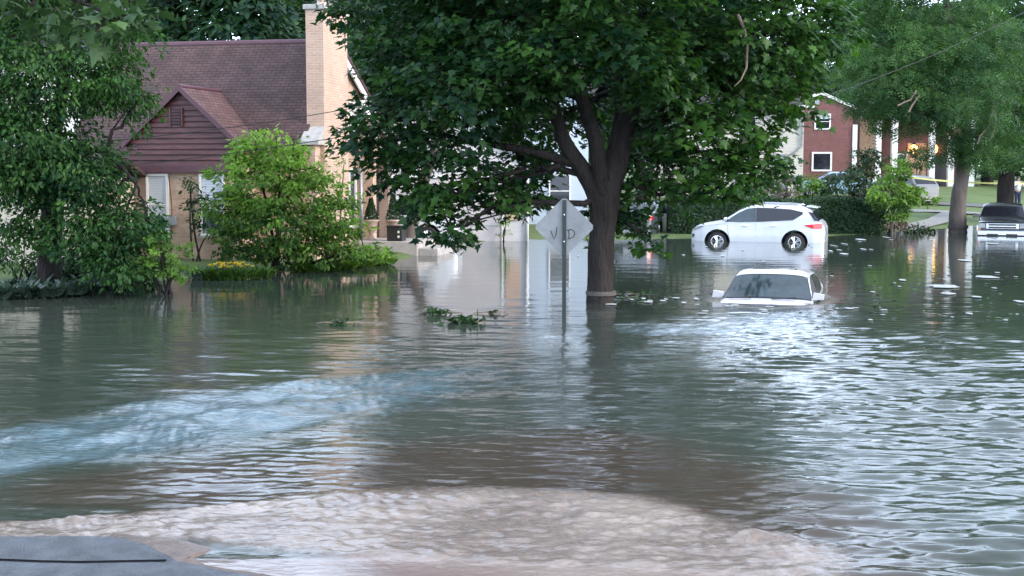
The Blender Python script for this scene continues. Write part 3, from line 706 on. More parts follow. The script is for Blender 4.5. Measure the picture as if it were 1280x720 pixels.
mb = MB(); mb.box(wx-.55, wx-.25, -.06, -.002, 5.75, 6.1); mb.build('gable_vent', M_gutter, RH)
mb = MB(); mb.box(.005, .32, -.12, .3, -.3, 4.35); mb.build('corner_board', M_white, RH)
# dark roof behind it
# ---- portico house with lit porch
q0 = on(1068, 232, 103); gzq = gz(q0.x, 103)
PH = empty('porch_house', (q0.x, 103, gzq), radians(-2), 'brick house with tall white porch columns and warm lamps lit by the door', 'house')
mb = MB(); mb.box(.3, 8.3, 0, 8, -.6, 5.6); mb.build('wall', M_red, PH)
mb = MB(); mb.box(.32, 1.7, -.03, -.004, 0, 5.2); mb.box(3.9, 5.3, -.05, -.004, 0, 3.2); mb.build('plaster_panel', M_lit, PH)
roof_slab('roof', [(0, -2.4, 5.1), (8.7, -2.4, 5.1), (8.7, 4, 8.2), (0, 4, 8.2)], M_roofd, PH)
roof_slab('roof', [(0, 4, 8.2), (8.7, 4, 8.2), (8.7, 8.4, 5.4), (0, 8.4, 5.4)], M_roofd, PH)
for x in (1.25, 2.45, 5.2, 6.6, 8.1):
    MB().box(x-.22, x+.22, -2.1, -1.66, -.3, 5.0).build('column', M_white, PH, bevel=.04)
MB().box(0, 8.5, -2.2, -1.6, 5.0, 5.3).build('beam', M_white, PH)
window(PH, 3.35, 0, .6, 2.3, .9, fw=.12)
mb = MB(); mb.prism([(.75+.28*cos(t), -.08, 1.9+.5*sin(t)) for t in np.linspace(0, 2*pi, 13)[:-1]], (0, .06, 0)); mb.build('arched_window', M_glass, PH)
MB().box(6.0, 6.9, -.06, -.004, 0, 2.2).build('door', MATS['door_paint'], PH)
for x in (4.30, 5.85):
    mb = MB(); mb.lathe([(.08,0),(.20,.12),(.24,.5),(.10,.62)], (x, -.32, 2.45), 12); lm = mb.build('wall_lamp', M_lamp, PH)
    MB().lathe([(.26,0),(.05,.14)], (x, -.32, 3.08), 12).build('lamp_cap', M_blackpl, lm)
# ---- neighbour white house behind left tree, cream garage at far left
n0 = on(160, 200, 56)
NH = empty('neighbour_house', (n0.x, 56, .3), radians(-10), 'tall white rendered house half hidden behind the drooping tree', 'house')
mb = MB(); mb.box(-9, 0, 0, 8, -.8, 6.9); mb.build('wall', mat('white_render', (.72,.68,.62), .8, .08, 1.5), NH)
roof_slab('roof', [(-9.4, -.4, 6.85), (.4, -.4, 6.85), (.4, 4, 9.6), (-9.4, 4, 9.6)], M_roofd, NH)
roof_slab('roof', [(-9.4, 4, 9.6), (.4, 4, 9.6), (.4, 8.4, 6.85), (-9.4, 8.4, 6.85)], M_roofd, NH)
for x in (-1.6, -4.2, -7): window(NH, x, 0, 4.3, 5.6, .9)
e0 = on(92, 330, 33.5)
EH = empty('cream_brick_annex', (e0.x, 33.5, 0), radians(-12), 'low cream brick building behind hanging leaves at the left edge', 'building')
mb = MB(); mb.box(-7, 0, 0, 3.2, -.5, 2.35); mb.build('wall', brickmat('cream_brick', (.72,.60,.46), (.62,.50,.38), (.6,.52,.42), grime=.2), EH)
roof_slab('roof', [(-7.3, -.3, 2.3), (.3, -.3, 2.3), (.3, 1.6, 3.0), (-7.3, 1.6, 3.0)], M_roof, EH)
roof_slab('roof', [(-7.3, 1.6, 3.0), (.3, 1.6, 3.0), (.3, 3.5, 2.3), (-7.3, 3.5, 2.3)], M_roof, EH)
window(EH, -3.6, 0, .9, 1.9, .9)
# small stone pier and ledge near hosta bed
# ================================================================= ROAD SIGN
sp_ = gp(705, 394)
SG = empty('road_sign', (sp_.x, sp_.y, 0), radians(-3), 'back of a grey diamond road sign on a dark post standing in the flood', 'road sign')
cz = at(707, 284, sp_.y).z; hd = .525
pts = []
for k in range(4):
    a = pi/2*k; cx_, cz_ = hd*cos(a), hd*sin(a); 
    for s in (-1, 1):
        b = a+s*.075; rr = hd*.955; pts.append((rr*cos(b)/max(cos(s*.075), .01)*1.0, .03, cz+rr*sin(b)))
mb = MB(); mb.prism(pts, (0, .004, 0)); pn = mb.build('panel', M_alum, SG)
mb = MB(); zt = at(707, 250, sp_.y).z; mb.box(-.035,.035,-.006,.0,-.6,zt); mb.box(-.035,-.029,0,.028,-.6,zt); mb.box(.029,.035,0,.028,-.6,zt)
pl = mb.build('post', M_post, SG); pl.location = (0, -.002, 0)
for dz in (-.25, .22):
    MB().lathe([(.014,0),(.014,.012)], (0, -.02, cz+dz), 8, 'y').build('bolt', M_chrome, SG)
def stroke(pts2, name):
    mb = MB(); P = [Vector((x, .0275, cz+z)) for x, z in pts2]
    vs = []
    for i, q in enumerate(P):
        t = (P[min(i+1, len(P)-1)]-P[max(i-1, 0)]).normalized(); s = Vector((-t.z, 0, t.x))*.009
        vs += [q+s, q-s]
    mb.add(vs, [(2*i, 2*i+1, 2*i+3, 2*i+2) for i in range(len(P)-1)]); return mb.build(name, M_ink, pn)
stroke([(-.24,-.06),(-.215,-.13),(-.175,-.215),(-.15,-.14),(-.135,-.04),(-.13,-.0)], 'scrawl')
stroke([(.075,-.05),(.085,-.13),(.08,-.20)], 'scrawl')
stroke([(.04,-.055),(.12,-.04),(.17,-.07),(.185,-.12),(.16,-.17),(.10,-.20),(.06,-.205)], 'scrawl')
# ================================================================= WIRES AND TAPE
def wire(pa, pb, sag, r, label, group='overhead wires', m=M_wire, name='overhead_wire'):
    a = Vector(pa); b = Vector(pb); P = []
    for i in range(25):
        t = i/24; q = a.lerp(b, t); q.z -= sag*4*t*(1-t); P.append(q-a)
    mb = MB(); mb.tube(P, r, 5); o = mb.build(name, m); o.location = a; return tag(o, label, 'wire', group)
wire(at(60, 182, 31), at(640, 92, 34), .25, .010, 'upper thin black wire crossing the cottage chimney')
wire(at(60, 215, 31), at(640, 128, 34), .22, .010, 'lower thin black wire crossing the cottage chimney')
wire(at(940, 150, 40), at(1330, -12, 52), .35, .012, 'thin black wire rising across the tree crowns at right')
ta = at(1140, 222, 71); tb = at(1296, 229, 71)
def tape(a, b, w_, label):
    a = Vector(a); b = Vector(b); mb = MB(); vs = []
    for i in range(21):
        t = i/20; q = a.lerp(b, t); q.z -= .12*4*t*(1-t); tw = .03*sin(t*9)
        vs += [q+Vector((0, tw, w_/2)), q+Vector((0, -tw, -w_/2)), q+Vector((0, .006-tw, -w_/2)), q+Vector((0, .006+tw, w_/2))]
    mb.add(vs, [(4*i+k, 4*i+(k+1) % 4, 4*i+4+(k+1) % 4, 4*i+4+k) for i in range(20) for k in range(4)])
    o = mb.build('caution_tape', M_tape); return tag(o, label, 'tape')
tape(ta, tb, .085, 'long yellow caution tape stretched between the trees across the lawn')
# ================================================================= PERSON
def skin_body(name, joints, edges, m, parent, sub=2):
    me = bpy.data.meshes.new(name); ks = list(joints)
    me.from_pydata([joints[k][0] for k in ks], [(ks.index(a), ks.index(b)) for a, b in edges], [])
    o = bpy.data.objects.new(name, me); COL.objects.link(o); o.parent = parent
    md = o.modifiers.new('skin', 'SKIN'); me.skin_vertices or None
    for i, k in enumerate(ks):
        r = joints[k][1]; me.skin_vertices[0].data[i].radius = (r, r) if not isinstance(r, tuple) else r
    me.skin_vertices[0].data[0].use_root = True
    s = o.modifiers.new('sub', 'SUBSURF'); s.levels = sub; s.render_levels = sub
    me.materials.append(m); md.use_smooth_shade = True
    return o
pp = at(1272, 248, 79); pz = gz(pp.x, 79)
PR = empty('person', (pp.x, 79, pz), radians(8), 'standing person in a white shirt and navy trousers holding a phone up, beyond the pickup', 'person')
J = {'pelvis': ((0,0,.95), .12), 'belly': ((0,0,1.12), .07), 'chest': ((0,0,1.32), .08), 'neck': ((0,-.01,1.50), .055), 'head': ((0,-.03,1.62), .085), 'top': ((0,-.02,1.70), .07),
     'sl': ((-.17,0,1.42), .06), 'el': ((-.27,-.10,1.18), .045), 'wl': ((-.12,-.30,1.36), .03), 'hl': ((-.07,-.34,1.42), .028),
     'sr': ((.17,0,1.42), .06), 'er': ((.27,-.10,1.18), .045), 'wr': ((.12,-.30,1.36), .03), 'hr': ((.07,-.34,1.42), .028),
     'tl': ((-.09,0,.88), .095), 'kl': ((-.10,-.02,.48), .06), 'al': ((-.11,0,.08), .042), 'fl': ((-.12,-.15,.03), .035),
     'tr': ((.09,0,.88), .095), 'kr': ((.10,-.02,.48), .06), 'ar': ((.11,0,.08), .042), 'fr': ((.12,-.15,.03), .035)}
E = [('pelvis','belly'),('belly','chest'),('chest','neck'),('neck','head'),('head','top'),('chest','sl'),('sl','el'),('el','wl'),('wl','hl'),('chest','sr'),('sr','er'),('er','wr'),('wr','hr'),
     ('pelvis','tl'),('tl','kl'),('kl','al'),('al','fl'),('pelvis','tr'),('tr','kr'),('kr','ar'),('ar','fr')]
skin_body('body', J, E, M_skin, PR)
JS = {'belly': ((0,0,.90), .17), 'chest': ((0,0,1.28), .23), 'col': ((0,0,1.47), .08), 'sl': ((-.18,0,1.42), .10), 'el': ((-.27,-.10,1.19), .08), 'sr': ((.18,0,1.42), .10), 'er': ((.27,-.10,1.19), .08)}
skin_body('shirt', JS, [('belly','chest'),('chest','col'),('chest','sl'),('sl','el'),('chest','sr'),('sr','er')], M_shirt, PR)
JT = {'pelvis': ((0,0,.95), .145), 'tl': ((-.09,0,.86), .115), 'kl': ((-.10,-.02,.48), .085), 'al': ((-.11,0,.10), .065), 'tr': ((.09,0,.86), .115), 'kr': ((.10,-.02,.48), .085), 'ar': ((.11,0,.10), .065)}
skin_body('trousers', JT, [('pelvis','tl'),('tl','kl'),('kl','al'),('pelvis','tr'),('tr','kr'),('kr','ar')], M_pants, PR)
MB().lathe([(.02,1.60),(.095,1.63),(.105,1.70),(.08,1.77),(.02,1.80)], (0, .015, 0), 14).build('hair', M_hair, PR, smooth=True)
for s in (-1, 1):      # fingers closed round the phone
    mb = MB()
    for k in range(4):
        z = 1.40+.022*k; x = s*.075
        mb.tube([(x, -.33, z), (x*.9, -.372, z+.005), (x*.5, -.388, z+.008), (x*.3, -.38, z+.008)], [.010, .0095, .009, .007], 6)
    mb.tube([(s*.07, -.32, 1.40), (s*.05, -.30, 1.43), (s*.02, -.315, 1.45)], [.012, .011, .009], 6)
    mb.build('fingers', M_skin, PR, smooth=True)
    MB().lathe([(.012,0),(.018,.004),(.008,.012)], (s*.032, -.125, 1.645), 8, 'y').build('eye', M_ink, PR)
ph_ = MB().box(-.07,.07,-.012,0,-.035,.035).build('phone', M_blackpl, bevel=.005); ph_.location = (pp.x+.048, 79-.345, pz+1.44)
tag(ph_, 'small dark phone held up in both hands by the standing person', 'phone')
# ================================================================= VEHICLES
def make_car(name, label, cat, group, loc, yaw, P, paint):
    root = empty(name, loc, yaw, label, cat, group)
    xs_t, zt_t = zip(*P['top']); xs_b, zb_t = zip(*P['belt']); xs_w, w_t = zip(*P['width'])
    top = lambda x: float(np.interp(x, xs_t, zt_t)); belt = lambda x: min(float(np.interp(x, xs_b, zb_t)), top(x)-.01)
    wid = lambda x: float(np.interp(x, xs_w, w_t)); tum = P.get('tumble', .26); zb0 = P['bottom']
    arches = P['arches']; ra = P.get('ra', .40); zw = P.get('zw', .34)
    # smooth the profile a little by resampling through a small window
    def sm(f, x, h=.05): return (f(x-h)+2*f(x)+f(x+h))/4 if P.get('smooth', True) else f(x)
    def bot(x):
        z = zb0
        for xa in arches:
            d = abs(x-xa)
            if d < ra: z = max(z, zw+sqrt(ra*ra-d*d))
        return min(z, belt(x)-.06)
    def wroof(x):
        zt = sm(top, x); zbt = belt(x); return wid(x)*(1-tum*max(0, zt-zbt-.03))
    def hw(x, z):
        zbt = belt(x); w = wid(x)
        if z <= zbt:
            q = (z-zb0)/max(zbt-zb0, .1); return w*(.955+.045*sin(pi*min(1, max(0, .15+.75*q))))
        return w*.985*(1-tum*(z-zbt))
    x0, x1 = xs_t[0], xs_t[-1]
    xs = sorted(set([round(x0+(x1-x0)*i/90, 4) for i in range(91)]+[round(a+ra*cos(t), 4) for a in arches for t in np.linspace(0, pi, 25)]+[a+s*(ra+.001) for a in arches for s in (-1, 1)]))
    xs = [x for x in xs if x0 <= x <= x1]
    nA, nB, nC = 8, 6, 7
    def section(x):
        zt = sm(top, x); zbt = belt(x); b = bot(x); dl = min(.09, max(.02, (zt-zbt)*.45)) if zt-zbt > .05 else (zt-zbt)*.8
        pts = [(hw(x, b+(zbt-b)*i/nA), b+(zbt-b)*i/nA) for i in range(nA+1)]
        ze = zt-dl
        pts += [(hw(x, zbt+(ze-zbt)*i/nB), zbt+(ze-zbt)*i/nB) for i in range(1, nB+1)]
        we = pts[-1][0]
        pts += [(we*cos(t)**.75 if cos(t) > 1e-6 else 0, ze+dl*sin(t)**.9) for t in np.linspace(0, pi/2, nC+1)[1:]]
        return pts
    secs = [section(x) for x in xs]; k = len(secs[0]); V = []; Fc = []
    for x, s in zip(xs, secs):
        V += [(x, w_, z) for w_, z in s]+[(x, -w_, z) for w_, z in s[:-1][::-1]]
    kk = 2*k-1
    for i in range(len(xs)-1):
        for j in range(kk-1): a = i*kk+j; Fc.append((a, a+1, a+kk+1, a+kk))
    Fc.append(tuple(range(kk))); Fc.append(tuple((len(xs)-1)*kk+j for j in range(kk))[::-1])
    mb = MB(); mb.add(V, Fc); body = mb.build('body', paint, root, smooth=True)
    if hasattr(body.data, 'set_sharp_from_angle'): body.data.set_sharp_from_angle(angle=radians(38))
    wm = min(w_t[1:-1])*.80
    mb = MB(); mb.box(x0+.25, x1-.25, -wm, wm, zb0+.02, min(.62, belt((x0+x1)/2)-.1)); mb.build('underbody', M_inter, root)
    # side glass strips
    for lo, hi, gm in P.get('side_glass', []):
        for s in (1, -1):
            xl = [q[0] for q in lo]; a, b = xl[0], xl[-1]; n = 22; rows = 4; V = []; 
            for i in range(n+1):
                x = a+(b-a)*i/n; z0 = np.interp(x, xl, [q[1] for q in lo]); z1 = np.interp(x, [q[0] for q in hi], [q[1] for q in hi])
                for j in range(rows+1):
                    z = z0+(z1-z0)*j/rows; V.append((x, s*(hw(x, z)+.008), z))
            Fc = [(i*(rows+1)+j, (i+1)*(rows+1)+j, (i+1)*(rows+1)+j+1, i*(rows+1)+j+1) for i in range(n) for j in range(rows)]
            if s < 0: Fc = [f[::-1] for f in Fc]
            MB().add(V, Fc).build('side_window', gm, root, smooth=True)
    # glass laid on the sloping upper surface
    def patch(nm, xa, xb, fw_a, fw_b, m, lift=.009, y0=-1, y1=1, n=12):
        V = []; 
        for i in range(n+1):
            x = xa+(xb-xa)*i/n; s = section(x); we = s[nA+nB][0]; zt = s[-1][1]; ze = s[nA+nB][1]; f = fw_a+(fw_b-fw_a)*i/n
            e = .03; dz = (sm(top, x+e)-sm(top, x-e))/(2*e); nl = sqrt(1+dz*dz)
            for j in range(n+1):
                y = we*f*(y0+(y1-y0)*j/n); q = min(1, abs(y)/we); z = ze+(zt-ze)*(1-q**(2/.75))**(.45)
                V.append((x-dz/nl*lift, y, z+lift/nl))
        Fc = [(i*(n+1)+j, (i+1)*(n+1)+j, (i+1)*(n+1)+j+1, i*(n+1)+j+1) for i in range(n) for j in range(n)]
        return MB().add(V, Fc).build(nm, m, root, smooth=True)
    for g in P.get('top_glass', []):
        if g[0] == 'windscreen': patch('windscreen_seal', g[1]-.05, g[2]+.05, g[3]+.03, min(.995, g[4]+.03), M_blackpl, .004)
        patch(*g)
    # wheels
    for xa in arches:
        for s in (1, -1):
            wy = s*(wid(xa)-.13); r = P.get('rw', .34)
            wl = empty('wheel', (xa, wy, r)); wl.parent = root
            MB().lathe([(r*.62,-.10),(r*.9,-.11),(r,-.08),(r,.08),(r*.9,.11),(r*.62,.10)], (0,0,0), 28, 'y').build('tyre', M_tyre, wl, smooth=True)
            mb = MB(); 
            mb.lathe([(r*.66, s*.075),(r*.66, s*.103),(r*.58, s*.103),(r*.58, s*.075)], (0,0,0), 28, 'y')
            mb.lathe([(.07, s*.06),(.075, s*.105),(.03, s*.115)], (0,0,0), 14, 'y')
            for q in range(5):
                for dq in (-.12, .12):
                    t = 2*pi*q/5+dq; 
                    mb.tube([(.05*cos(t), s*.095, .05*sin(t)), (r*.62*cos(t+dq*.6), s*.095, r*.62*sin(t+dq*.6))], [.022, .028], 5)
            mb.build('rim', M_chrome, wl)
            MB().lathe([(r*.6, s*.04),(r*.6, s*.05)], (0,0,0), 20, 'y').build('brake_disc', M_inter, wl)
    root_fn = dict(hw=hw, top=lambda x: sm(top, x), belt=belt, wid=wid, patch=patch, section=section)
    def mirror(x, z, s, m=paint, sz=1.0, folded=0):
        y = s*(hw(x, z)+.12*sz)
        mb = MB(); mb.prism([(x+.03, y-.11*sz, z-.06*sz), (x+.03, y+.10*sz, z-.05*sz), (x+.03, y+.11*sz, z+.05*sz), (x+.03, y-.09*sz, z+.08*sz)], (.11*sz, 0, 0))
        mb.tube([(x+.05, s*hw(x, z-.04)-s*.02, z-.05), (x+.07, y, z-.03)], .022, 6)
        o = mb.build('wing_mirror', m, root, bevel=.018); 
        MB().box(x+.018, x+.028, y-.085*sz, y+.085*sz, z-.045*sz, z+.055*sz).build('mirror_glass', M_glassb, o)
        return o
    root_fn['mirror'] = mirror
    return root, root_fn
def side_patch(root, fn, nm, poly, m, lift=.012, sides=(1, -1)):
    """a lamp, seam or trim that follows the side of the body; poly (x,z)"""
    for s in sides:
        n = len(poly); xa = min(p[0] for p in poly); xb = max(p[0] for p in poly); nc, nr = 12, 4; V = []
        for i in range(nc+1):
            x = xa+(xb-xa)*min(max(i/nc, .003), .997); zs = []
            for k in range(n):
                (p0, q0), (p1, q1) = poly[k], poly[(k+1) % n]
                if (p0-x)*(p1-x) <= 0 and abs(p1-p0) > 1e-9: zs.append(q0+(q1-q0)*(x-p0)/(p1-p0))
            za, zb = min(zs), max(zs)
            for j in range(nr+1): z = za+(zb-za)*j/nr; V.append((x, s*(fn['hw'](x, z)+lift), z))
        W2 = nr+1; nv = len(V); V2 = [(x, y-s*(lift+.02), z) for x, y, z in V]
        Fc = [(i*W2+j, (i+1)*W2+j, (i+1)*W2+j+1, i*W2+j+1) for i in range(nc) for j in range(nr)]
        rim = [i*W2 for i in range(nc+1)]+[nc*W2+j for j in range(1, nr+1)]+[i*W2+nr for i in range(nc-1, -1, -1)]+[j for j in range(nr-1, 0, -1)]
        Fc += [(rim[i], nv+rim[i], nv+rim[(i+1) % len(rim)], rim[(i+1) % len(rim)]) for i in range(len(rim))]
        MB().add(V+V2, Fc).build(nm, m, root)
# ---- white SUV at the hedge (crossover); local +x forward
P_SUV = dict(top=[(-2.36,.86),(-2.33,1.02),(-2.20,1.12),(-1.98,1.42),(-1.86,1.56),(-1.5,1.625),(-.9,1.675),(-.2,1.69),(.25,1.655),(.55,1.56),(1.22,1.15),(1.5,1.09),(1.9,1.02),(2.15,.93),(2.28,.82),(2.34,.66)],
    belt=[(-2.36,.85),(-2.2,1.10),(-1.9,1.17),(-1.2,1.11),(0,1.05),(1.0,1.0),(1.3,.98),(2.0,.90),(2.3,.72)],
    width=[(-2.36,.74),(-2.30,.83),(-2.0,.91),(-1.4,.94),(1.3,.94),(1.9,.90),(2.15,.80),(2.30,.66),(2.34,.58)],
    bottom=.24, arches=[-1.36, 1.36], ra=.46, zw=.35, rw=.355, tumble=.27,
    side_glass=[([(-1.62,1.36),(-1.3,1.16),(-.30,1.10),(-.004,1.09)], [(-1.62,1.44),(-1.2,1.535),(-.5,1.575),(-.004,1.585)], M_glass),
                ([(.004,1.09),(.55,1.07),(1.04,1.075)], [(.004,1.585),(.30,1.55),(.62,1.40),(1.04,1.12)], M_glassb)],
    top_glass=[('windscreen', .42, 1.16, .90, .95, M_glassb), ('rear_window', -2.17, -1.93, .88, .80, M_glass)])
sv0 = at(950, 303, 48.7); a_ = radians(180-18)
SUV, fs = make_car('crossover_car', 'white crossover SUV standing axle deep in the flood before the hedge', 'car', 'flooded and parked cars', (sv0.x, 48.9, -.38), a_, P_SUV, M_wpaint)
side_patch(SUV, fs, 'tail_light', [(-2.33,1.00),(-2.29,.86),(-2.0,.86),(-1.66,.98),(-1.9,1.01),(-2.2,1.05)], M_tail)
side_patch(SUV, fs, 'quarter_glass', [(-1.80,1.47),(-1.97,1.42),(-2.21,1.12),(-2.02,1.15)], M_glass)
side_patch(SUV, fs, 'headlight', [(2.24,.74),(2.05,.80),(1.82,.92),(1.98,.93),(2.17,.87),(2.26,.80)], M_lens)
side_patch(SUV, fs, 'fog_lamp', [(2.31,.52),(2.24,.50),(2.20,.60),(2.24,.64),(2.30,.62)], M_blackpl)
side_patch(SUV, fs, 'reflector', [(-2.33,.36),(-2.30,.32),(-2.14,.32),(-2.14,.37)], M_tail)
side_patch(SUV, fs, 'sill_trim', [(-.90,.245),(-.90,.31),(.90,.31),(.90,.245)], M_blackpl)
side_patch(SUV, fs, 'door_seam', [(-.003,.50),(-.003,1.04),(.003,1.04),(.003,.50)], M_silver, .003)
side_patch(SUV, fs, 'door_seam', [(.93,.42),(1.0,.98),(1.01,.98),(.94,.42)], M_inter, .004)
for hx in (-.72, .28): side_patch(SUV, fs, 'door_handle', [(hx,.93),(hx,.955),(hx+.2,.955),(hx+.2,.93)], M_wpaint, .035)
for s in (-1, 1):
    fs['mirror'](.98, 1.16, s, M_wpaint, .9)
    mb = MB(); mb.tube([(-1.55, s*.60, 1.66), (-1.1, s*.63, 1.715), (0, s*.64, 1.735), (.35, s*.63, 1.69)], .018, 6); mb.build('roof_rail', M_silver, SUV, smooth=True)
mb = MB(); mb.prism([(-1.72, -.66, 1.625), (-1.72, .66, 1.625), (-2.10, .60, 1.565), (-2.10, -.60, 1.565)], (0, 0, .045)); mb.build('roof_spoiler', M_wpaint, SUV, bevel=.015)
mb = MB(); mb.prism([(-1.35, -.012, 1.67), (-1.55, -.012, 1.66), (-1.56, -.012, 1.74)], (0, .024, 0)); mb.build('roof_fin', M_wpaint, SUV)
mb = MB(); mb.box(2.27, 2.345, -.42, .42, .50, .78); mb.build('grille', M_blackpl, SUV, bevel=.02)
mb = MB(); mb.box(-2.375, -2.35, -.24, .24, .62, .76); mb.build('number_plate', M_silver, SUV)
mb = MB(); mb.tube([(-2.3, 0, .30), (-2.58, 0, .30), (-2.58, 0, .36)], .025, 6); mb.build('tow_hitch', M_chrome, SUV)
# ---- submerged sedan
P_SED = dict(top=[(-2.40,.80),(-2.36,.98),(-2.1,1.04),(-1.75,1.08),(-1.15,1.33),(-.75,1.425),(-.1,1.45),(.30,1.40),(1.12,.985),(1.4,.955),(1.9,.87),(2.25,.76),(2.36,.60)],
    belt=[(-2.40,.78),(-2.1,.93),(-1.0,.93),(0,.91),(1.0,.90),(1.5,.88),(2.1,.75),(2.36,.58)],
    width=[(-2.40,.70),(-2.25,.82),(-1.8,.88),(-1.2,.90),(1.2,.90),(1.8,.87),(2.15,.77),(2.36,.60)],
    bottom=.18, arches=[-1.38, 1.40], ra=.36, zw=.32, rw=.32, tumble=.42,
    side_glass=[([(-1.35,1.06),(-1.1,.97),(-.45,.95),(-.16,.95)], [(-1.35,1.11),(-.95,1.30),(-.5,1.34),(-.16,1.345)], M_glass),
                ([(-.10,.95),(.45,.95),(.84,.955)], [(-.10,1.345),(.18,1.32),(.45,1.20),(.84,.99)], M_inter)],
    top_glass=[('windscreen', .36, 1.08, .93, .97, M_glassb), ('rear_window', -1.68, -1.02, .92, .86, M_glass), ('sunroof', -.75, -.20, .60, .60, M_glassb, .004)])
sd0 = at(963, 372, 26.3); yw = -pi/2-radians(17)
SED, fd = make_car('sedan_car', 'pearl white sedan drowned up to its bonnet in the flood', 'car', 'flooded and parked cars', (sd0.x+.24, 27.3, -.90), yw, P_SED, M_wpaint2)
SED.rotation_euler.y = radians(1.0)
for s in (-1, 1): fd['mirror'](.80, 1.02, s, M_wpaint2, 1.05)
for ya, yb_ in ((-.72,-.30),(.10,.55)): MB().tube([(1.17, ya, .99), (1.10, yb_, 1.02)], .012, 6).build('wiper', M_blackpl, SED)
for hy in (-.36, .36):
    mb = MB(); mb.box(-.05, .05, hy-.12, hy+.12, 1.06, 1.26); mb.build('headrest', M_inter, SED, bevel=.03)
# ---- pickup truck
P_PK = dict(top=[(-2.5,1.02),(-2.48,1.10),(-.62,1.10),(-.60,1.52),(-.5,1.68),(-.2,1.73),(.25,1.71),(.45,1.62),(.98,1.17),(1.3,1.12),(2.05,1.06),(2.22,1.00),(2.30,.80),(2.33,.60)],
    belt=[(-2.5,1.0),(-.6,1.07),(1.0,1.07),(1.5,1.02),(2.2,.94),(2.33,.58)],
    width=[(-2.5,.86),(-2.4,.90),(1.5,.90),(2.1,.885),(2.25,.86),(2.33,.82)], bottom=.38, arches=[-1.45, 1.55], ra=.42, zw=.38, rw=.36, tumble=.30, smooth=True,
    side_glass=[([(-.42,1.13),(.2,1.13),(.78,1.15)], [(-.42,1.58),(.1,1.60),(.78,1.20)], M_glass)],
    top_glass=[('windscreen', .50, .95, .92, .96, M_glass)])
pk0 = at(1276, 297, 52.5)
PK, fp = make_car('pickup_truck', 'black pickup truck facing the camera in water at the right edge', 'truck', 'flooded and parked cars', (pk0.x, 54.5, -.50), -pi/2-radians(20), P_PK, M_bpaint)
gm = MB(); gm.box(2.28, 2.36, -.60, .60, .76, .98); gr = gm.build('grille', M_chrome, PK, bevel=.02)
gm = MB(); gm.box(2.355, 2.372, -.50, .50, .79, .85); gm.box(2.355, 2.372, -.50, .50, .89, .95); gm.build('grille_opening', M_blackpl, gr)
for s in (-1, 1):
    MB().box(2.22, 2.34, s*.62-.0 if s > 0 else -.88, .88 if s > 0 else -.62, .78, .97).build('headlight', M_lens, PK, bevel=.02)
    MB().box(2.18, 2.325, s*.79 if s > 0 else -.89, .89 if s > 0 else -.79, .70, .775).build('turn_signal', M_amber, PK, bevel=.01)
    fp['mirror'](.80, 1.22, s, M_bpaint, 1.2)
gm = MB(); gm.box(2.24, 2.46, -.92, .92, .50, .70); gm.build('bumper', M_chrome, PK, bevel=.04)
gm = MB(); gm.box(2.455, 2.468, -.55, -.15, .51, .58); gm.box(2.455, 2.468, .15, .55, .51, .58); gm.build('bumper_slot', M_blackpl, PK)
for hy in (-.4, .4): MB().box(-.25, -.12, hy-.14, hy+.14, 1.2, 1.45).build('headrest', M_inter, PK, bevel=.04)
# ---- vehicles farther off
P_HAT = dict(P_SUV); 
bl0 = on(1040, 238, 80)
BC, fb = make_car('hatchback_car', 'light blue car parked before the red brick house behind the bushes', 'car', 'flooded and parked cars', (bl0.x, 80, gz(bl0.x, 80)+.05), radians(176), P_SED, M_bluep)
fb['mirror'](.8, 1.02, 1, M_bluep)
vn0 = on(1143, 246, 74)
VN, fv = make_car('station_wagon', 'grey wagon with dark rear behind the young tree', 'car', 'flooded and parked cars', (vn0.x-.2, 76.5, gz(vn0.x, 76.5)-.1), radians(180-62), P_SUV, mat('grey_car_paint', (.16,.17,.18), .3, .05, 3, coat=.6))
side_patch(VN, fv, 'tail_light', [(-2.31,.98),(-2.27,.86),(-2.0,.87),(-1.85,.97),(-2.2,1.05)], M_tail)
side_patch(VN, fv, 'rear_cladding', [(-2.35,.3),(-2.35,.6),(-1.85,.6),(-1.85,.3)], M_blackpl, .02)
dk0 = on(818, 292, 51.5)
DK, fk = make_car('parked_sedan', 'charcoal sedan seen through drooping maple leaves left of the white SUV', 'car', 'flooded and parked cars', (dk0.x, 54.2, -.12), radians(68), P_SED, M_dpaint)
for s in (-1, 1): side_patch(DK, fk, 'tail_light', [(-2.39,.90),(-2.38,.74),(-2.1,.76),(-2.1,.90)], M_tail, .012, (s,))
MB().box(-2.42, -2.40, -.25, .25, .62, .75).build('number_plate', M_white, DK)
MB().box(-2.45, -2.36, -.80, .80, .22, .36).build('bumper', M_silver, DK, bevel=.03)
wv0 = on(455, 303, 46)
WV, fw_ = make_car('parked_van', 'white van behind the leaning trunk and the maple leaves', 'van', 'flooded and parked cars', (wv0.x+.9, 46.2, -.05), radians(176), P_SUV, M_wpaint)
fw_['mirror'](.98, 1.16, 1, M_wpaint)
# ================================================================= TREES
def B(px, py, Y, rx, ry, rd, tone=.4, w=1.0):
    """blob of foliage: measured centre and half sizes (in photo pixels at distance Y) turned into metres"""
    s = FPX/Y; return (tuple(at(px, py, Y)), (rx/s, rd, ry/s), tone, w)
ML = MATS['maple_leaf']; LL = MATS['locust_leaf']; FL = MATS['feather_leaf']; BL = MATS['bright_leaf']; SL = MATS['shrub_leaf']; WL = MATS['woods_leaf']
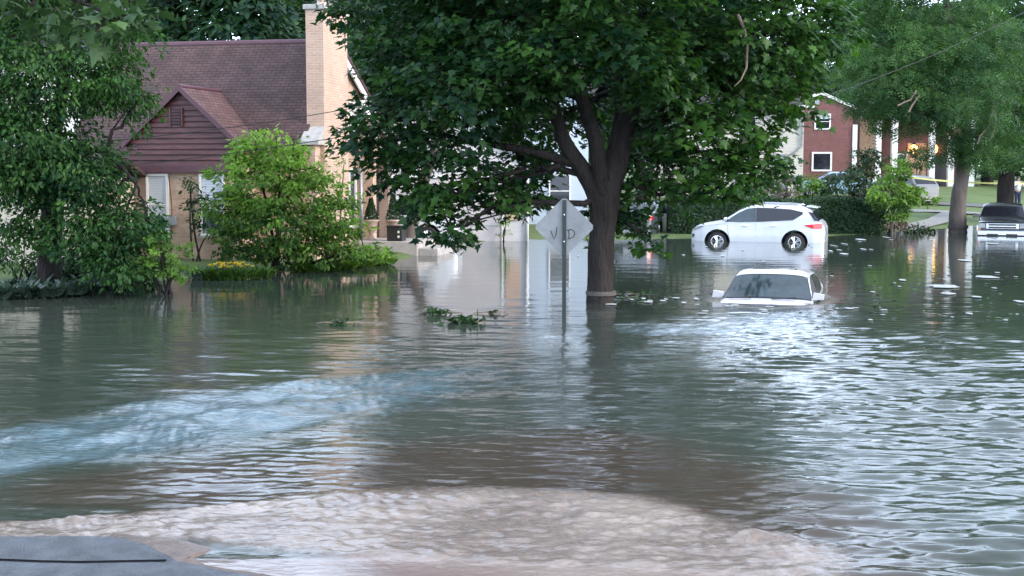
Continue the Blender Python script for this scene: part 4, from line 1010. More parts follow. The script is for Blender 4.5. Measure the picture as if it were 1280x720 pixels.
# ---- the maple in the middle
mb0 = gp(750, 378); Y = mb0.y
def M(px, py, d=0): return tuple(at(px, py, Y+d))
limbs = [
 ([(mb0.x, Y, -.5), M(750,375), M(752,300), M(757,250), M(765,215), M(776,180,.1), M(790,130,.2), M(800,70,.2), M(806,0,.2), M(800,-110,.2), M(790,-200)], [.30,.275,.255,.275,.27,.22,.18,.14,.12,.08,.04]),
 ([M(750,262), M(744,240,-.05), M(728,212,-.1), M(706,178,-.2), M(694,140,-.3), M(680,80,-.4), M(655,0,-.4), M(630,-100,-.3)], [.20,.19,.165,.14,.12,.10,.08,.04]),
 ([M(757,245,-.1), M(750,215,-.2), M(745,180,-.3), M(733,140,-.5), M(722,108,-.8), M(712,60,-1.0), M(705,-30,-1)], [.17,.165,.145,.13,.11,.09,.05]),
 ([M(722,206,-.1), M(690,196,-.2), M(650,186,-.2), M(610,180,0), M(560,170,.2), M(500,150,.2)], [.09,.085,.075,.06,.045,.02]),
 ([M(772,190,0), M(800,170,0), M(830,150,0), M(870,120,.1), M(920,90,.2), M(980,60,.2)], [.12,.11,.09,.075,.06,.03]),
 ([M(760,232,.15), M(768,180,.5), M(775,130,.9), M(770,60,1.4), M(760,-40,1.8)], [.14,.12,.10,.08,.05]),
 ([M(780,165,.2), M(830,185,.6), M(880,190,.8), M(930,180,.9)], [.08,.06,.04,.02]),
]
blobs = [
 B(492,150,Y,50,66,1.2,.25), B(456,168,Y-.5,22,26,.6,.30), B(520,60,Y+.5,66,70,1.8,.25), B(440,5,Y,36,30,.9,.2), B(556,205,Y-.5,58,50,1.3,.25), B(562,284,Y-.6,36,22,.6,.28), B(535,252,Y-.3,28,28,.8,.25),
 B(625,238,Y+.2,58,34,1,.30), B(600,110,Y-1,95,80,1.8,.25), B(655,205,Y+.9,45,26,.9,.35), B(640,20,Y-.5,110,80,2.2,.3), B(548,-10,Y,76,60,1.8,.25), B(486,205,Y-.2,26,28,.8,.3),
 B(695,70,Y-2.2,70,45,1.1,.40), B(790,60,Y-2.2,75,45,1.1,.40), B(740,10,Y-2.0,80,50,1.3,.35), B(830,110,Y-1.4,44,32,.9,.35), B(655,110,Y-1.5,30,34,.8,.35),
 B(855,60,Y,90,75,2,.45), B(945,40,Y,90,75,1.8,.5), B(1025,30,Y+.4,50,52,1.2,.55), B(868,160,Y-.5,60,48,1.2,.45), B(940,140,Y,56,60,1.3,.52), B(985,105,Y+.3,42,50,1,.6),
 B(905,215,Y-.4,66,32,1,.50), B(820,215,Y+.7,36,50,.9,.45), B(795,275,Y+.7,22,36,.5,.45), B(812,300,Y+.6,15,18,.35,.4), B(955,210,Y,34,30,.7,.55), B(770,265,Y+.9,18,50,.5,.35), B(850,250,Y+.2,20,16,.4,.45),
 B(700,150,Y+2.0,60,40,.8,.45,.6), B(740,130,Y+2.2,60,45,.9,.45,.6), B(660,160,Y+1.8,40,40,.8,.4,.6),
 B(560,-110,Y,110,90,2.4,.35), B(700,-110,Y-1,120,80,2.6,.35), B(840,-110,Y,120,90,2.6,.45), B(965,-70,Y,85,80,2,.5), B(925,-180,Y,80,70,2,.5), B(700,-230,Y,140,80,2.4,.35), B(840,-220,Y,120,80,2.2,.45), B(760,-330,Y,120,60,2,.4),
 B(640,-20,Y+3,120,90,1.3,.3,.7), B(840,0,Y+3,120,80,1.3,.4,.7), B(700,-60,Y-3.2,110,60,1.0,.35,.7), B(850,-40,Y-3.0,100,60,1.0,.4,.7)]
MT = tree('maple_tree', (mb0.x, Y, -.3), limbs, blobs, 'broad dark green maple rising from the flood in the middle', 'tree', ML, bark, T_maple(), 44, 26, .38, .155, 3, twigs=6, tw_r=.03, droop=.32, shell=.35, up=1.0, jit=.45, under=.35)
mb = MB(); c = Vector(M(751, 366))-MT.location
mb.lathe([(.285,-.045),(.292,-.04),(.292,.035),(.285,.04)], (c.x, c.y, c.z), 24); mb.build('trunk_band', M_band, MT)
mb = MB(); P_ml = [Vector(M(x, y, -.36))-MT.location for x, y in ((757,300),(762,270),(758,235),(764,205),(768,180),(774,150))]; mb.tube(P_ml, [.013,.012,.013,.011,.009,.007], 6); mb.build('vine_stem', bark, MT)
mb = MB(); P_dl = [Vector(M(x, y, -1.6))-MT.location for x, y in ((922,18),(930,35),(934,60),(933,85),(926,100),(918,108))]; mb.tube(P_dl, [.03,.028,.024,.02,.014,.006], 6); mb.build('dead_branch', M_dead, MT)
# ---- drooping tree at the left
Y = 27.6; tb_ = gp(70, 372); tb_ = Vector((at(60, 360, 29).x, 29, .1))
def M(px, py, d=0): return tuple(at(px, py, Y+d))
limbs = [([(tb_.x, 29, -.3), M(62,320,1.2), M(66,260,1), M(60,200,.8), M(75,130,.4), M(80,50,0), M(70,-60,0)], [.26,.24,.22,.19,.14,.1,.05]),
 ([M(62,230,.9), M(90,190,.4), M(130,190,0), M(170,230,-.2)], [.12,.09,.06,.03]), ([M(62,200,.8), M(20,150,.4), M(-30,110,.2)], [.12,.09,.05])]
blobs = [B(60,80,Y,80,70,1.6,.40), B(140,98,Y,36,44,1,.50), B(30,170,Y-.3,80,62,1.5,.30), B(104,215,Y,48,54,1.3,.35), B(165,272,Y,30,32,.9,.42), B(146,322,Y-.3,38,32,.8,.42), B(110,285,Y,40,36,.9,.35),
 B(20,215,Y-.2,60,36,1,.30), B(180,120,Y,14,34,.4,.5,.5), B(-70,110,Y,70,90,1.6,.35), B(-90,0,Y,90,80,1.8,.35), B(60,-50,Y,110,70,2,.4), B(30,-160,Y,110,80,2.2,.4), B(-80,-150,Y,110,80,2,.4),
 B(150,30,Y,40,40,1,.45,.7), B(185,285,Y-.1,12,18,.4,.5), B(35,270,Y+.3,12,42,.3,.5,1.2), B(65,285,Y+.3,12,36,.3,.45,1.2), B(8,285,Y+.2,14,32,.3,.45,1.2)]
LT = tree('drooping_tree', tb_, limbs, blobs, 'drooping dark green tree hanging to the water at the left', 'tree', LL, bark, T_oval(), 160, 26, .30, .115, 5, twigs=3, tw_r=.02, droop=.75, shell=.25, up=.6, jit=.6, under=.6)
# ---- large leaved tree whose branch reaches into the frame top left
fb_ = Vector((-7.6, 13.5, -.2)); Y = 13
def M(px, py, d=0): return tuple(at(px, py, Y+d))
blobs = [B(40,8,Y,60,26,.5,.50), B(110,5,Y,50,22,.4,.6), B(148,30,Y,26,22,.35,.6), B(165,8,Y,26,14,.3,.55,.7), B(-60,-20,Y,80,60,.8,.5), B(120,42,Y,14,16,.25,.6), B(-160,-150,Y,160,120,1.6,.5), B(-260,20,Y,90,120,1.2,.5)]
tree('overhanging_tree', fb_, [([fb_, (-7.5,13.4,2), (-7.0,13.2,4), (-6.5,13,5.5)], [.2,.18,.15,.08]), ([(-7.2,13.3,3.2), (-6.0,13.1,4.2), M(20,-20), M(110,6), M(150,26)], [.09,.06,.035,.02,.008])], blobs,
     'near tree with large pale green leaves reaching in at the top left', 'tree', MATS['hosta_leaf'] if False else SL, bark, T_maple(), 60, 9, .22, .16, 21, twigs=5, tw_r=.012, droop=.3, up=.9, jit=.6)
# ---- right hand trees
Y = 56; rb = gp(1198, 291)
def M(px, py, d=0): return tuple(at(px, py, rb.y+d))
blobs = [B(x, y, rb.y+d, rx, ry, rd, t) for x, y, d, rx, ry, rd, t in
 ((1090,95,0,44,38,2,.62),(1140,60,-1,60,40,2.2,.60),(1150,118,-1,60,40,2.4,.42),(1108,130,0,34,28,1.6,.45),(1210,120,-2,60,55,2.4,.28),(1215,60,-1,55,45,2.4,.38),(1100,40,1,56,44,2.2,.55),(1180,10,0,75,50,2.6,.42),(1080,-5,1,45,32,2,.6),
  (1210,-110,0,75,40,2.6,.4),(1240,180,-1,40,30,1.6,.32),(1190,175,-.5,30,24,1.2,.30),(1200,-60,0,70,40,2.4,.4),(1130,-45,0,50,30,2,.5),(1120,105,-2,40,26,1.2,.5))]
tree('shade_tree', rb, [([(rb.x, rb.y, -.4), M(1197,285), M(1198,250), M(1205,205), M(1208,160), M(1200,110), M(1190,50), M(1180,-20)], [.40,.36,.30,.27,.22,.17,.12,.05]),
  ([M(1205,205), M(1225,185), M(1250,150)], [.15,.12,.05]), ([M(1207,180), M(1170,150), M(1130,130), M(1095,110)], [.15,.12,.08,.03])], blobs,
  'feathery green tree with grey trunk on the lawn left of the pickup', 'tree', FL, bark_l, T_pinnate(3), 30, 26, .50, .32, 9, twigs=4, tw_r=.05, droop=.5, shell=.4, up=.7, jit=.6, under=.5, group='shade trees on the lawn')
RT = bpy.data.objects['shade_tree']
c = Vector(M(1197.5, 283.5))-RT.location; mb = MB(); mb.lathe([(.385,-.07),(.395,-.065),(.395,.065),(.385,.07)], (c.x, c.y, c.z), 20); mb.build('trunk_band', M_band, RT)
for pts in (((1248,128),(1240,140),(1235,160),(1225,170),(1222,180)), ((1243,140),(1245,155),(1240,170),(1236,176)), ((1146,113),(1138,125),(1130,128),(1122,132)), ((1150,118),(1140,132),(1136,140))):
    MB().tube([Vector(M(x, y, -3.2))-RT.location for x, y in pts], .035, 5).build('dead_branch', M_dead, RT)
Y2 = 64; tb2 = at(1257, 262, Y2); tb2.z = gz(tb2.x, Y2)
def M(px, py, d=0): return tuple(at(px, py, Y2+d))
blobs = [B(x, y, Y2+d, rx, ry, rd, t) for x, y, d, rx, ry, rd, t in ((1270,130,0,55,55,2.5,.3),(1290,60,0,60,50,2.6,.35),(1265,185,0,32,22,1.4,.3),(1320,120,0,60,60,2.6,.35),(1300,-10,0,80,50,3,.4),(1330,190,0,50,30,2,.4),(1300,-90,0,80,50,3,.4),(1380,20,0,80,80,3,.4),(1390,-80,0,90,70,3,.4),(1235,195,0,18,14,1,.35))]
tree('shade_tree', tb2, [([(tb2.x, Y2, tb2.z-.3), M(1257,240), M(1260,205), M(1266,160), M(1275,100), M(1285,20)], [.42,.38,.34,.28,.2,.08])], blobs,
  'darker shade tree with brown trunk standing beyond the pickup', 'tree', FL, bark, T_pinnate(3), 26, 24, .55, .34, 10, twigs=3, tw_r=.05, droop=.5, shell=.4, up=.7, jit=.6, group='shade trees on the lawn')
# ---- young bright tree in the water
yb = at(1115, 300, 52.5); Y3 = 52.5
def M(px, py, d=0): return tuple(at(px, py, Y3+d))
blobs = [B(x, y, Y3+d, rx, ry, rd, t) for x, y, d, rx, ry, rd, t in ((1115,243,0,26,17,.7,.55),(1120,222,0,17,14,.5,.7),(1125,206,0,10,10,.35,.8),(1100,238,-.2,12,9,.3,.75),(1136,248,0,14,12,.5,.5),(1118,262,-.1,20,9,.5,.35),(1148,238,0,10,6,.3,.6),(1160,250,0,8,5,.25,.6))]
tree('young_tree', (yb.x, Y3, -.3), [([(yb.x, Y3, -.4), M(1115,285), M(1116,255), M(1120,230), M(1124,206)], [.055,.05,.045,.035,.02])], blobs,
  'young bright green tree with thin pale trunk in shallow water beside the hedge', 'tree', BL, bark_l, T_oval(), 110, 22, .22, .16, 12, twigs=3, tw_r=.02, droop=.3, up=.7, jit=.6)
# ---- leaning trunk beside the landing with small crown merged behind the maple
lb = at(513, 305, 43.2)
def M(px, py, d=0): return tuple(at(px, py, 43.2+d))
tree('leaning_tree', (lb.x, 43.2, .1), [([(lb.x-.1, 43.2, -.4), M(510,303), M(515,280), M(522,255), M(532,220), M(548,170), M(560,120)], [.30,.24,.21,.20,.17,.13,.06])],
  [B(x, y, 43.2+d, rx, ry, rd, .4) for x, y, d, rx, ry, rd in ((545,150,0,50,40,1.5),(580,110,0,50,40,1.5),(520,110,0,50,40,1.5),(550,60,0,60,40,1.8),(520,195,0,30,20,.8))],
  'small tree with leaning grey trunk beside the concrete landing', 'tree', WL, bark_l, T_oval(), 24, 16, .4, .22, 14, twigs=3, tw_r=.04)
# ---- background trees: a few shapes, each copy its own object
def round_tree(name, h, r, seed, label, ml=WL):
    rnd = random.Random(seed); bl = []
    for i in range(13):
        t = rnd.random(); a = rnd.random()*6.28; rr = r*.6*rnd.random()**.5; z = h*(.30+.62*t)
        k = (1-.45*abs(t-.4))*r*rnd.uniform(.38, .55)
        bl.append(((rr*cos(a), rr*sin(a), z), (k, k, k*.8), rnd.uniform(.2, .55)))
    return tree(name, (0, 0, 0), [([(0,0,-.5), (0.05,0,h*.2), (-.1,.1,h*.45), (0,0,h*.75)], [r*.085, r*.07, r*.05, r*.02])], bl, label, 'tree', ml, bark, T_oval(), 13, 22, .75, .42, seed, twigs=2, tw_r=.08, droop=.35, shell=.4)
protos = [round_tree('background_tree', 15, 5.5, 31, ''), round_tree('background_tree', 13, 5.0, 32, ''), round_tree('background_tree', 17, 6.0, 33, '')]
spots = [  # px, Y, proto, scale, label
 (150,72,0,1.0,'dark background tree behind the white rendered house'), (245,58,1,.95,'dense dark green tree right behind the left half of the cottage roof'), (335,60,0,.95,'dense green tree behind the cottage roof, next to the chimney'), (418,66,2,.9,'dark tree behind the cottage chimney and gable'),
 (500,74,1,1.0,'background tree behind the left side of the maple crown'), (585,66,0,.85,'background tree rising behind the white garage'), (660,82,2,.9,'tall background tree behind the pale blue house'), (745,84,1,1.05,'background tree straight behind the maple trunk'),
 (800,72,1,.75,'smaller background tree between the pale blue house and the cream house'), (880,104,0,1.1,'background tree rising behind the cream house'), (960,116,2,1.0,'background tree behind the gap between cream and red brick houses'), (1045,128,0,1.15,'background tree over the red brick house roof'),
 (1110,124,2,1.05,'background tree rising behind the porch house'), (1175,118,1,1.25,'background tree right of the porch house'), (1232,108,0,1.15,'background tree behind the two shade trees'), (1290,112,2,1.05,'background tree at the right edge of the lawn'), (1370,100,1,1.2,'background tree beyond the right edge lawn'), (60,64,2,.9,'background tree at the far left behind the annex'), (-60,58,0,.9,'background tree past the left edge annex')]
for i, (px, Yb, k, s, lb_) in enumerate(spots):
    first = [j for j, q in enumerate(spots) if q[2] == k][0] == i
    o = protos[k] if first else copy_tree(protos[k])
    x = (px-640)/FPX*Yb; o.location = (x, Yb, gz(x, Yb)-.2); o.rotation_euler.z = i*1.7; o.scale = (s, s, s)
    tag(o, lb_, 'tree', 'background trees behind the houses')
# far wood closing the view between the houses: one mass
rng = np.random.default_rng(77); n = 26000
ang = rng.uniform(-.62, .62, n); Yf = rng.uniform(138, 160, n); hz_ = rng.random(n)**.8*(15+3*np.sin(ang*31)+2*np.sin(ang*77+1))
C = np.stack([ang*Yf, Yf, 1.5+hz_], 1); N = rng.normal(size=(n, 3))+[0, -.6, .8]; D = rng.normal(size=(n, 3))+[0, 0, -.6]
tag(leaves('far_wood', C, N, D, rng.uniform(.9, 1.7, n), .3+.25*np.sin(C[:, 0]*.4)+rng.normal(size=n)*.12, T_oval(), WL), 'far off dark green wood behind all the houses', 'wood', kind='stuff')
# ================================================================= SHRUBS AND PLANTS
def shrub(name, base, blobs, label, ml, tmpl, dens, per, sr, size, seed, cat='shrub', group=None, stems=7, droop=.2, up=.6, shell=.35, jit=.6):
    rnd = random.Random(seed); b = Vector(base); lim = []
    for i in range(stems):
        c = Vector(blobs[rnd.randrange(len(blobs))][0]); a = Vector((b.x+rnd.uniform(-.15, .15), b.y+rnd.uniform(-.1, .1), b.z-.3))
        lim.append(([a, a.lerp(c, .5)+Vector((rnd.uniform(-.1,.1), 0, .1)), c], [.03, .022, .010]))
    o = tree(name, base, lim, blobs, label, cat, ml, bark, tmpl, dens, per, sr, size, seed, group, twigs=2, tw_r=.012, droop=droop, shell=shell, up=up, jit=jit)
    for ch in o.children:
        if ch.name.startswith('trunk'): ch.name = 'stems'; ch.data.name = 'stems'
        if ch.name.startswith('crown'): ch.name = 'foliage'; ch.data.name = 'foliage'
    return o
Y = 34.2
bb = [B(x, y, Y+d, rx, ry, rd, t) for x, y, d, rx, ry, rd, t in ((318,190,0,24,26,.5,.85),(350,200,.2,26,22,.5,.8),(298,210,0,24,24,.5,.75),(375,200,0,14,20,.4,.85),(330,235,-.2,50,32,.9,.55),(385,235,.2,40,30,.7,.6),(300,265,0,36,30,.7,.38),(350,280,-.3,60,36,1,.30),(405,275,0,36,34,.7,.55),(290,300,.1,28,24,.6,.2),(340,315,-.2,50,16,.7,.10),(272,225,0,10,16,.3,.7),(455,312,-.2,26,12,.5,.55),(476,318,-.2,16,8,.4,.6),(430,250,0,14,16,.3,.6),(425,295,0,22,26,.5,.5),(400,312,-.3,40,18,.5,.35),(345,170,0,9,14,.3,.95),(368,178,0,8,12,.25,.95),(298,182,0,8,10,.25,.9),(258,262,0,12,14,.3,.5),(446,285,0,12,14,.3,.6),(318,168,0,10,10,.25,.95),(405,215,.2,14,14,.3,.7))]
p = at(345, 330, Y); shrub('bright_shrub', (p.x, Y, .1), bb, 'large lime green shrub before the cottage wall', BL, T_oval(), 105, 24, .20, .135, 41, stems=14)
bb = [B(x, y, 35.6, rx, ry, .25, t, 1.2) for x, y, rx, ry, t in ((238,232,8,14,.4),(243,255,14,12,.35),(252,275,14,12,.3),(262,288,16,10,.3),(256,248,8,8,.4))]
p = at(250, 325, 35.6); shrub('wall_sapling', (p.x, 35.6, .1), bb, 'thin dark sapling growing up the brick between the cottage windows', SL, T_oval(), 110, 12, .18, .12, 42, stems=3)
bb = [B(x, y, 37.5, rx, ry, .3, t, .9) for x, y, rx, ry, t in ((425,230,12,16,.6),(415,255,14,14,.6),(430,205,8,10,.7),(398,195,8,14,.7))]
p = at(420, 320, 37.5); shrub('climbing_plant', (p.x, 37.5, .1), bb, 'light green climber on the buff chimney wall right of the lime shrub', BL, T_oval(), 34, 10, .16, .10, 43, stems=3)
Y = 27.4
bb = [B(x, y, Y, rx, ry, rd, t) for x, y, rx, ry, rd, t in ((214,322,28,26,.6,.60),(226,338,18,16,.5,.55),(200,303,18,16,.5,.65),(190,335,18,18,.5,.5))]
p = at(214, 362, Y); shrub('round_shrub', (p.x, Y, .05), bb, 'rounded fine leaved bright green shrub at the waterline right of the drooping tree', BL, T_diamond(), 150, 26, .10, .075, 44)
Y = 28.8
bb = [B(x, y, Y, rx, ry, rd, t) for x, y, rx, ry, rd, t in ((165,345,34,16,.5,.4),(190,355,14,10,.3,.45),(140,340,24,18,.5,.35))]
p = at(165, 360, Y); shrub('low_shrub', (p.x, Y, .05), bb, 'mid green shrub trailing into the water under the drooping tree', SL, T_oval(), 150, 22, .16, .13, 45)
Y = 30.5
bb = [B(x, y, Y, rx, ry, rd, t) for x, y, rx, ry, rd, t in ((30,330,30,14,.5,.45),(8,322,18,16,.4,.5),(60,322,16,16,.4,.55))]
p = at(30, 345, Y); shrub('low_shrub', (p.x, Y, .05), bb, 'loose mid green shrub before the cream annex at the left edge', SL, T_oval(), 110, 18, .18, .12, 48)
Y = 30
bb = [B(x, y, Y, rx, ry, rd, t) for x, y, rx, ry, rd, t in ((105,330,36,22,.7,.2),(140,320,26,20,.6,.25),(75,335,20,14,.5,.3))]
p = at(110, 350, Y); shrub('dark_shrub', (p.x, Y, .05), bb, 'dark green shrub filling the shade behind the hosta clumps', SL, T_oval(), 140, 22, .18, .13, 46)
# strap and broad leaved clumps
def clump(name, px, py, Yc, n, sz, ml, label, cat, group, seed, tmpl=None, w=.35, tone=.5, flowers=0, fcol=None):
    rng = np.random.default_rng(seed); p = at(px, py, Yc); z0 = max(gz(p.x, Yc), 0)-.02
    r = empty(name, (p.x, Yc, z0), 0, label, cat, group)
    a = rng.random(n)*2*pi; q = np.sqrt(rng.random(n))
    C = np.stack([q*w*np.cos(a), q*w*.7*np.sin(a), np.abs(rng.normal(size=n))*.05*sz/.3], 1)
    D = np.stack([np.cos(a)*(.3+q), np.sin(a)*(.3+q), 1.25-q], 1)+rng.normal(size=(n, 3))*.15; N = np.stack([-np.cos(a)*.8, -np.sin(a)*.8, np.full(n, .8)], 1)+rng.normal(size=(n, 3))*.2
    leaves('foliage', C, N, D, sz*(.7+.5*rng.random(n)), tone+rng.normal(size=n)*.2, tmpl or T_strap(), ml, r)
    if flowers:
        m_ = flowers*5; a = rng.random(flowers)*2*pi; q = rng.random(flowers)*w*.9
        cc = np.stack([q*np.cos(a), q*.7*np.sin(a), sz*(1.0+.35*rng.random(flowers))], 1); idx = np.repeat(np.arange(flowers), 5); th = np.tile(np.arange(5)*2*pi/5, flowers)
        D = np.stack([np.cos(th), np.sin(th), np.full(m_, .7)], 1); N = np.stack([-np.cos(th)*.6, -np.sin(th)*.6, np.ones(m_)], 1)
        leaves('blossom', cc[idx], N, D, np.full(m_, .085), rng.random(flowers)[idx], T_diamond(), MATS['petal'], r)
        mb = MB()
        for k in range(flowers): mb.tube([(cc[k][0]*.5, cc[k][1]*.5, 0), tuple(cc[k]-[0, 0, .01])], .005, 4)
        mb.build('stem', bark, r)
    return r
HL = MATS['hosta_leaf']
for i, (px, py, Yc, lb_) in enumerate([(-10,372,26.8,'broad leaved hosta clump cut by the left edge of the photo'),(22,372,27.0,'second hosta clump from the left edge at the waterline'),(55,370,27.2,'third hosta clump from the left edge at the waterline'),(86,366,27.6,'fourth hosta clump from the left, nearest the drooping leaves'),(118,362,28.0,'rightmost sparse hosta clump beneath the drooping tree'),(8,350,28.2,'hosta clump behind the front row at the left edge'),(45,350,28.4,'hosta clump behind the front row near the cream annex')]):
    clump('hosta_clump', px, py, Yc, 120, .32, HL, lb_, 'plant', 'hosta clumps along the water', 60+i, T_oval(), .42, .35)
for i, (px, py, Yc, fl, lb_) in enumerate([(248,348,31.6,0,'pale grass like clump at the left end of the lily bed'),(262,349,31.6,3,'leftmost day lily clump with few yellow flowers'),(277,349,31.5,9,'day lily clump with many yellow flowers before the sapling'),(294,350,31.5,9,'day lily clump with many yellow flowers before the lime shrub'),(310,350,31.7,3,'day lily clump with few flowers right of the full blooms'),(326,350,31.9,0,'rightmost flowerless lily clump at the water edge')]):
    clump('day_lily', px, py, Yc, 120, .30, BL if i else HL, lb_, 'plant', 'day lilies in the flooded bed', 70+i, T_strap(), .26, .22 if i else .8, fl)
for i, (px, py, Yc, lb_) in enumerate([(395,335,34.2,'light green leafy ground plant right of the lime shrub foot'),(418,333,35,'ground plant between lime shrub and landing, left one'),(443,330,35.6,'ground plant spreading over water before the urns'),(468,326,36.4,'rightmost ground plant reaching toward the concrete landing')]):
    clump('ground_plant', px, py, Yc, 300, .27, BL, lb_, 'plant', 'ground plants by the landing', 80+i, T_oval(), .50, .35)
# vine at the garage corner
bb = [B(632, y, 48.2, 5, 8, .2, .6, 1.5) for y in (255, 268, 282, 293)]
p = at(632, 298, 48.2); shrub('climbing_plant', (p.x, 48.2, 0), bb, 'light green climber at the right end of the garage door', BL, T_oval(), 60, 12, .14, .11, 47, stems=2)
# hedge: clipped box of leaves
def hedge(x0, x1, Ya, Yb2, z0, z1, label, seed):
    rng = np.random.default_rng(seed); L_ = sqrt((x1-x0)**2+(Yb2-Ya)**2); n = int(L_*2600)
    t = rng.random(n); face = rng.random(n); dpt = 1.1
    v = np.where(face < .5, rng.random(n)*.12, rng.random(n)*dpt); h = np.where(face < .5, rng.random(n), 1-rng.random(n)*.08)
    hh = (z1-z0)*(1+.05*np.sin(t*L_*2.1)+.03*np.sin(t*L_*5.3)); bulge = .10*np.sin(t*L_*1.7)+.1*np.sin(h*3)
    ux, uy = (x1-x0)/L_, (Yb2-Ya)/L_
    X = t*L_; Yv = v-bulge
    C = np.stack([X*ux-Yv*uy, X*uy+Yv*ux, h*hh], 1)+rng.normal(size=(n, 3))*.035
    N = np.where((face < .5)[:, None], np.array([[0, -1, .4]]), np.array([[0, -.2, 1]]))+rng.normal(size=(n, 3))*.55; D = rng.normal(size=(n, 3))+[0, -.3, .5]
    r = empty('hedge', (x0, Ya, z0), 0, label, 'hedge')
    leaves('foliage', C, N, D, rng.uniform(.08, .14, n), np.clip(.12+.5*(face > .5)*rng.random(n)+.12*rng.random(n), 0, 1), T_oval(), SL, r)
    mb = MB(); mb.cbox((X.mean()*ux-.55*uy, X.mean()*uy+.6*ux, (z1-z0)*.46), L_*.98, .8, (z1-z0)*.86, atan2(uy, ux)); mb.build('branches', mat('hedge_core', (.012,.016,.010), .95, .3, 8), r)
    return r
pa = at(838, 290, 52.5); pb = at(1102, 292, 54.0)
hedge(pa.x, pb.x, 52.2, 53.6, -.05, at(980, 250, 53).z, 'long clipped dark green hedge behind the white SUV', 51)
# bushes between the hedge and the houses
for nm, px, py, Yc, rx, ry, rd, t, ml, lb_, sd_i in [
  ('rounded_bush', 1082, 205, 62, 22, 22, 1.0, .2, SL, 'dark green upright bush left of the white columns', 101), ('rounded_bush', 1060, 228, 60, 34, 18, 1.0, .25, SL, 'wide dark bush before the light blue car', 102),
  ('rounded_bush', 1012, 236, 60, 20, 18, .8, .5, BL, 'yellow green bush left of the light blue car', 103), ('rounded_bush', 972, 232, 58, 24, 22, .8, .6, MATS['russet_leaf'], 'pale russet bush with narrow leaves before the cream house', 104),
  ('rounded_bush', 1145, 198, 88, 20, 14, 1.2, .5, SL, 'mid green bush before the lit porch', 105), ('rounded_bush', 1112, 278, 54.2, 17, 13, .5, .35, MATS['russet_leaf'], 'brown heap of roots and twigs at the hedge end', 106), ('rounded_bush', 925, 240, 60, 30, 12, .8, .6, SL, 'mid green bush over the hedge above the SUV bonnet', 107), ('rounded_bush', 1175, 272, 57.2, 0, 0, 0, 0, None, '', 0),
  ('rounded_bush', 870, 235, 61, 34, 20, 1.0, .4, SL, 'dark bush between maple leaves and the hedge left end', 108), ('rounded_bush', 1150, 286, 54.6, 16, 6, .4, .25, SL, 'low dark shrub beneath the young tree at the waterline', 109)]:
    if ml is None: continue
    p = at(px, py, Yc); z0 = gz(p.x, Yc); s = Yc/FPX
    bb = [B(px, py, Yc, rx, ry, rd, t), B(px-rx*.5, py+ry*.3, Yc, rx*.6, ry*.7, rd*.7, t+.1), B(px+rx*.5, py+ry*.2, Yc, rx*.6, ry*.8, rd*.7, t+.05), B(px+rx*.1, py-ry*.5, Yc, rx*.5, ry*.6, rd*.6, t+.1)]
    shrub(nm, (p.x, Yc, z0), bb, lb_, ml, T_oval(), 46, 16, .25, .16, sd_i, cat='bush', group='bushes before the houses', stems=6)
# ================================================================= FLOATING THINGS
def floater(px, py, n, sz, label, seed, w):
    p = gp(px, py); rng = np.random.default_rng(seed); r = empty('floating_debris', (p.x, p.y, 0), 0, label, 'debris', 'floating plant debris')
    a = rng.random(n)*2*pi; q = rng.normal(size=n)*.5
    C = np.stack([q*w, rng.normal(size=n)*w*.4, .01+np.abs(rng.normal(size=n))*.025], 1); D = np.stack([np.cos(a), np.sin(a), .2+.7*rng.random(n)], 1); N = rng.normal(size=(n, 3))*.6+[0, 0, 1]
    leaves('foliage', C, N, D, sz*(.6+.8*rng.random(n)), rng.random(n)*.6, T_oval(), SL, r)
    mb = MB()
    for k in range(5):
        x = rng.uniform(-w, w); mb.tube([(x, 0, .02), (x+rng.uniform(-.2, .2), rng.uniform(-.1, .1), .05), (x+rng.uniform(-.35, .35), .1, .015)], .010, 5)
    mb.build('twig', M_dead, r)
floater(425, 406, 60, .10, 'small dark leafy clump floating left of the others', 1, .20)
floater(546, 393, 80, .12, 'dark leafy branch floating farther out, behind the tufted clump', 2, .22)
floater(580, 404, 90, .15, 'tufted green and brown clump floating left of the sign post', 3, .28)
floater(616, 393, 25, .08, 'tiny dark leaf knot floating nearest the sign post', 4, .06)
floater(800, 370, 60, .10, 'thin trailing branch floating right of the maple trunk', 5, .5)
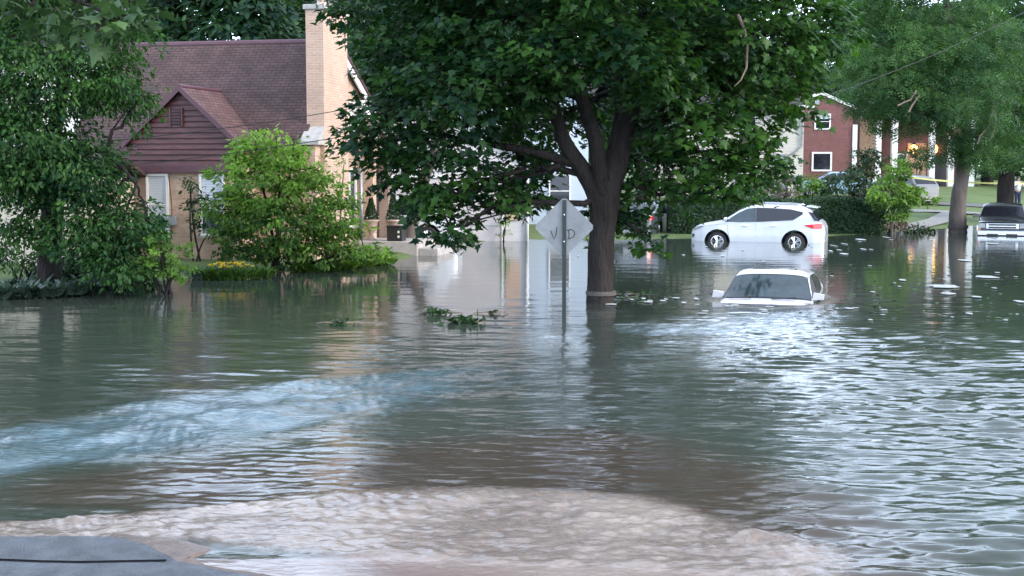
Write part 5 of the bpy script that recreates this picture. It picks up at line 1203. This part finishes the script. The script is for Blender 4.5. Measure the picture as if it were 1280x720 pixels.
rng = np.random.default_rng(9); n = 170; px = rng.uniform(1000, 1300, n); py = 300+rng.random(n)*110
px[:40] = rng.uniform(760, 900, 40); py[:40] = 372+rng.normal(size=40)*5
C = np.array([tuple(gp(a, b)) for a, b in zip(px, py)])+[0, 0, .018]
tag(leaves('leaf_litter', C, rng.normal(size=(n, 3))*.15+[0, 0, 1], rng.normal(size=(n, 3)), rng.uniform(.08, .2, n), rng.random(n), T_oval(), SL), kind='stuff')
# foam flecks on the quiet water at right and in the wake
rng = np.random.default_rng(5); mb = MB(); M_foam = mat('foam_flecks', (.40,.42,.42), .5, .2, 20)
def fleck(px, py, wpx, hpx):
    p = gp(px, py); sx = wpx/FPX*p.y/2; sy = hpx/2*p.y*p.y/(FPX*HC); n = 10; z = .016+rng.random()*.004
    mb.prism([(p.x+sx*cos(t)*(1+.35*rng.normal()*.6), p.y+sy*sin(t)*(1+.3*rng.normal()*.6), z) for t in np.linspace(0, 2*pi, n+1)[:-1]], (0, 0, .006))
for px, py, a, b in ((1182,359,38,4),(1232,347,26,3.5),(1205,326,16,2),(1185,368,16,2.5),(1220,372,12,2),(1128,351,8,2),(1100,288,20,2),(1076,300,12,2),(1055,318,8,2),(1240,305,14,1.5),(1275,378,10,3),(1212,393,8,2)): fleck(px, py, a, b)
for i in range(24):
    px = rng.uniform(1035, 1300); py = 288+rng.random()**1.0*118; fleck(px, py, rng.uniform(2, 6), rng.uniform(.5, 1.3))
for i in range(9): fleck(rng.uniform(1030, 1120), rng.uniform(296, 318), rng.uniform(2, 7), rng.uniform(.8, 1.8))
for i in range(12): fleck(rng.uniform(760, 880), rng.uniform(368, 382), rng.uniform(3, 12), rng.uniform(.8, 2))
for i in range(16): fleck(rng.uniform(870, 1110), rng.uniform(378, 400), rng.uniform(4, 14), rng.uniform(.5, 1.2))
for i in range(12): fleck(rng.uniform(700, 1000), rng.uniform(308, 330), rng.uniform(2, 5), rng.uniform(.7, 1.2))
tag(mb.build('foam_flecks', M_foam), kind='stuff')
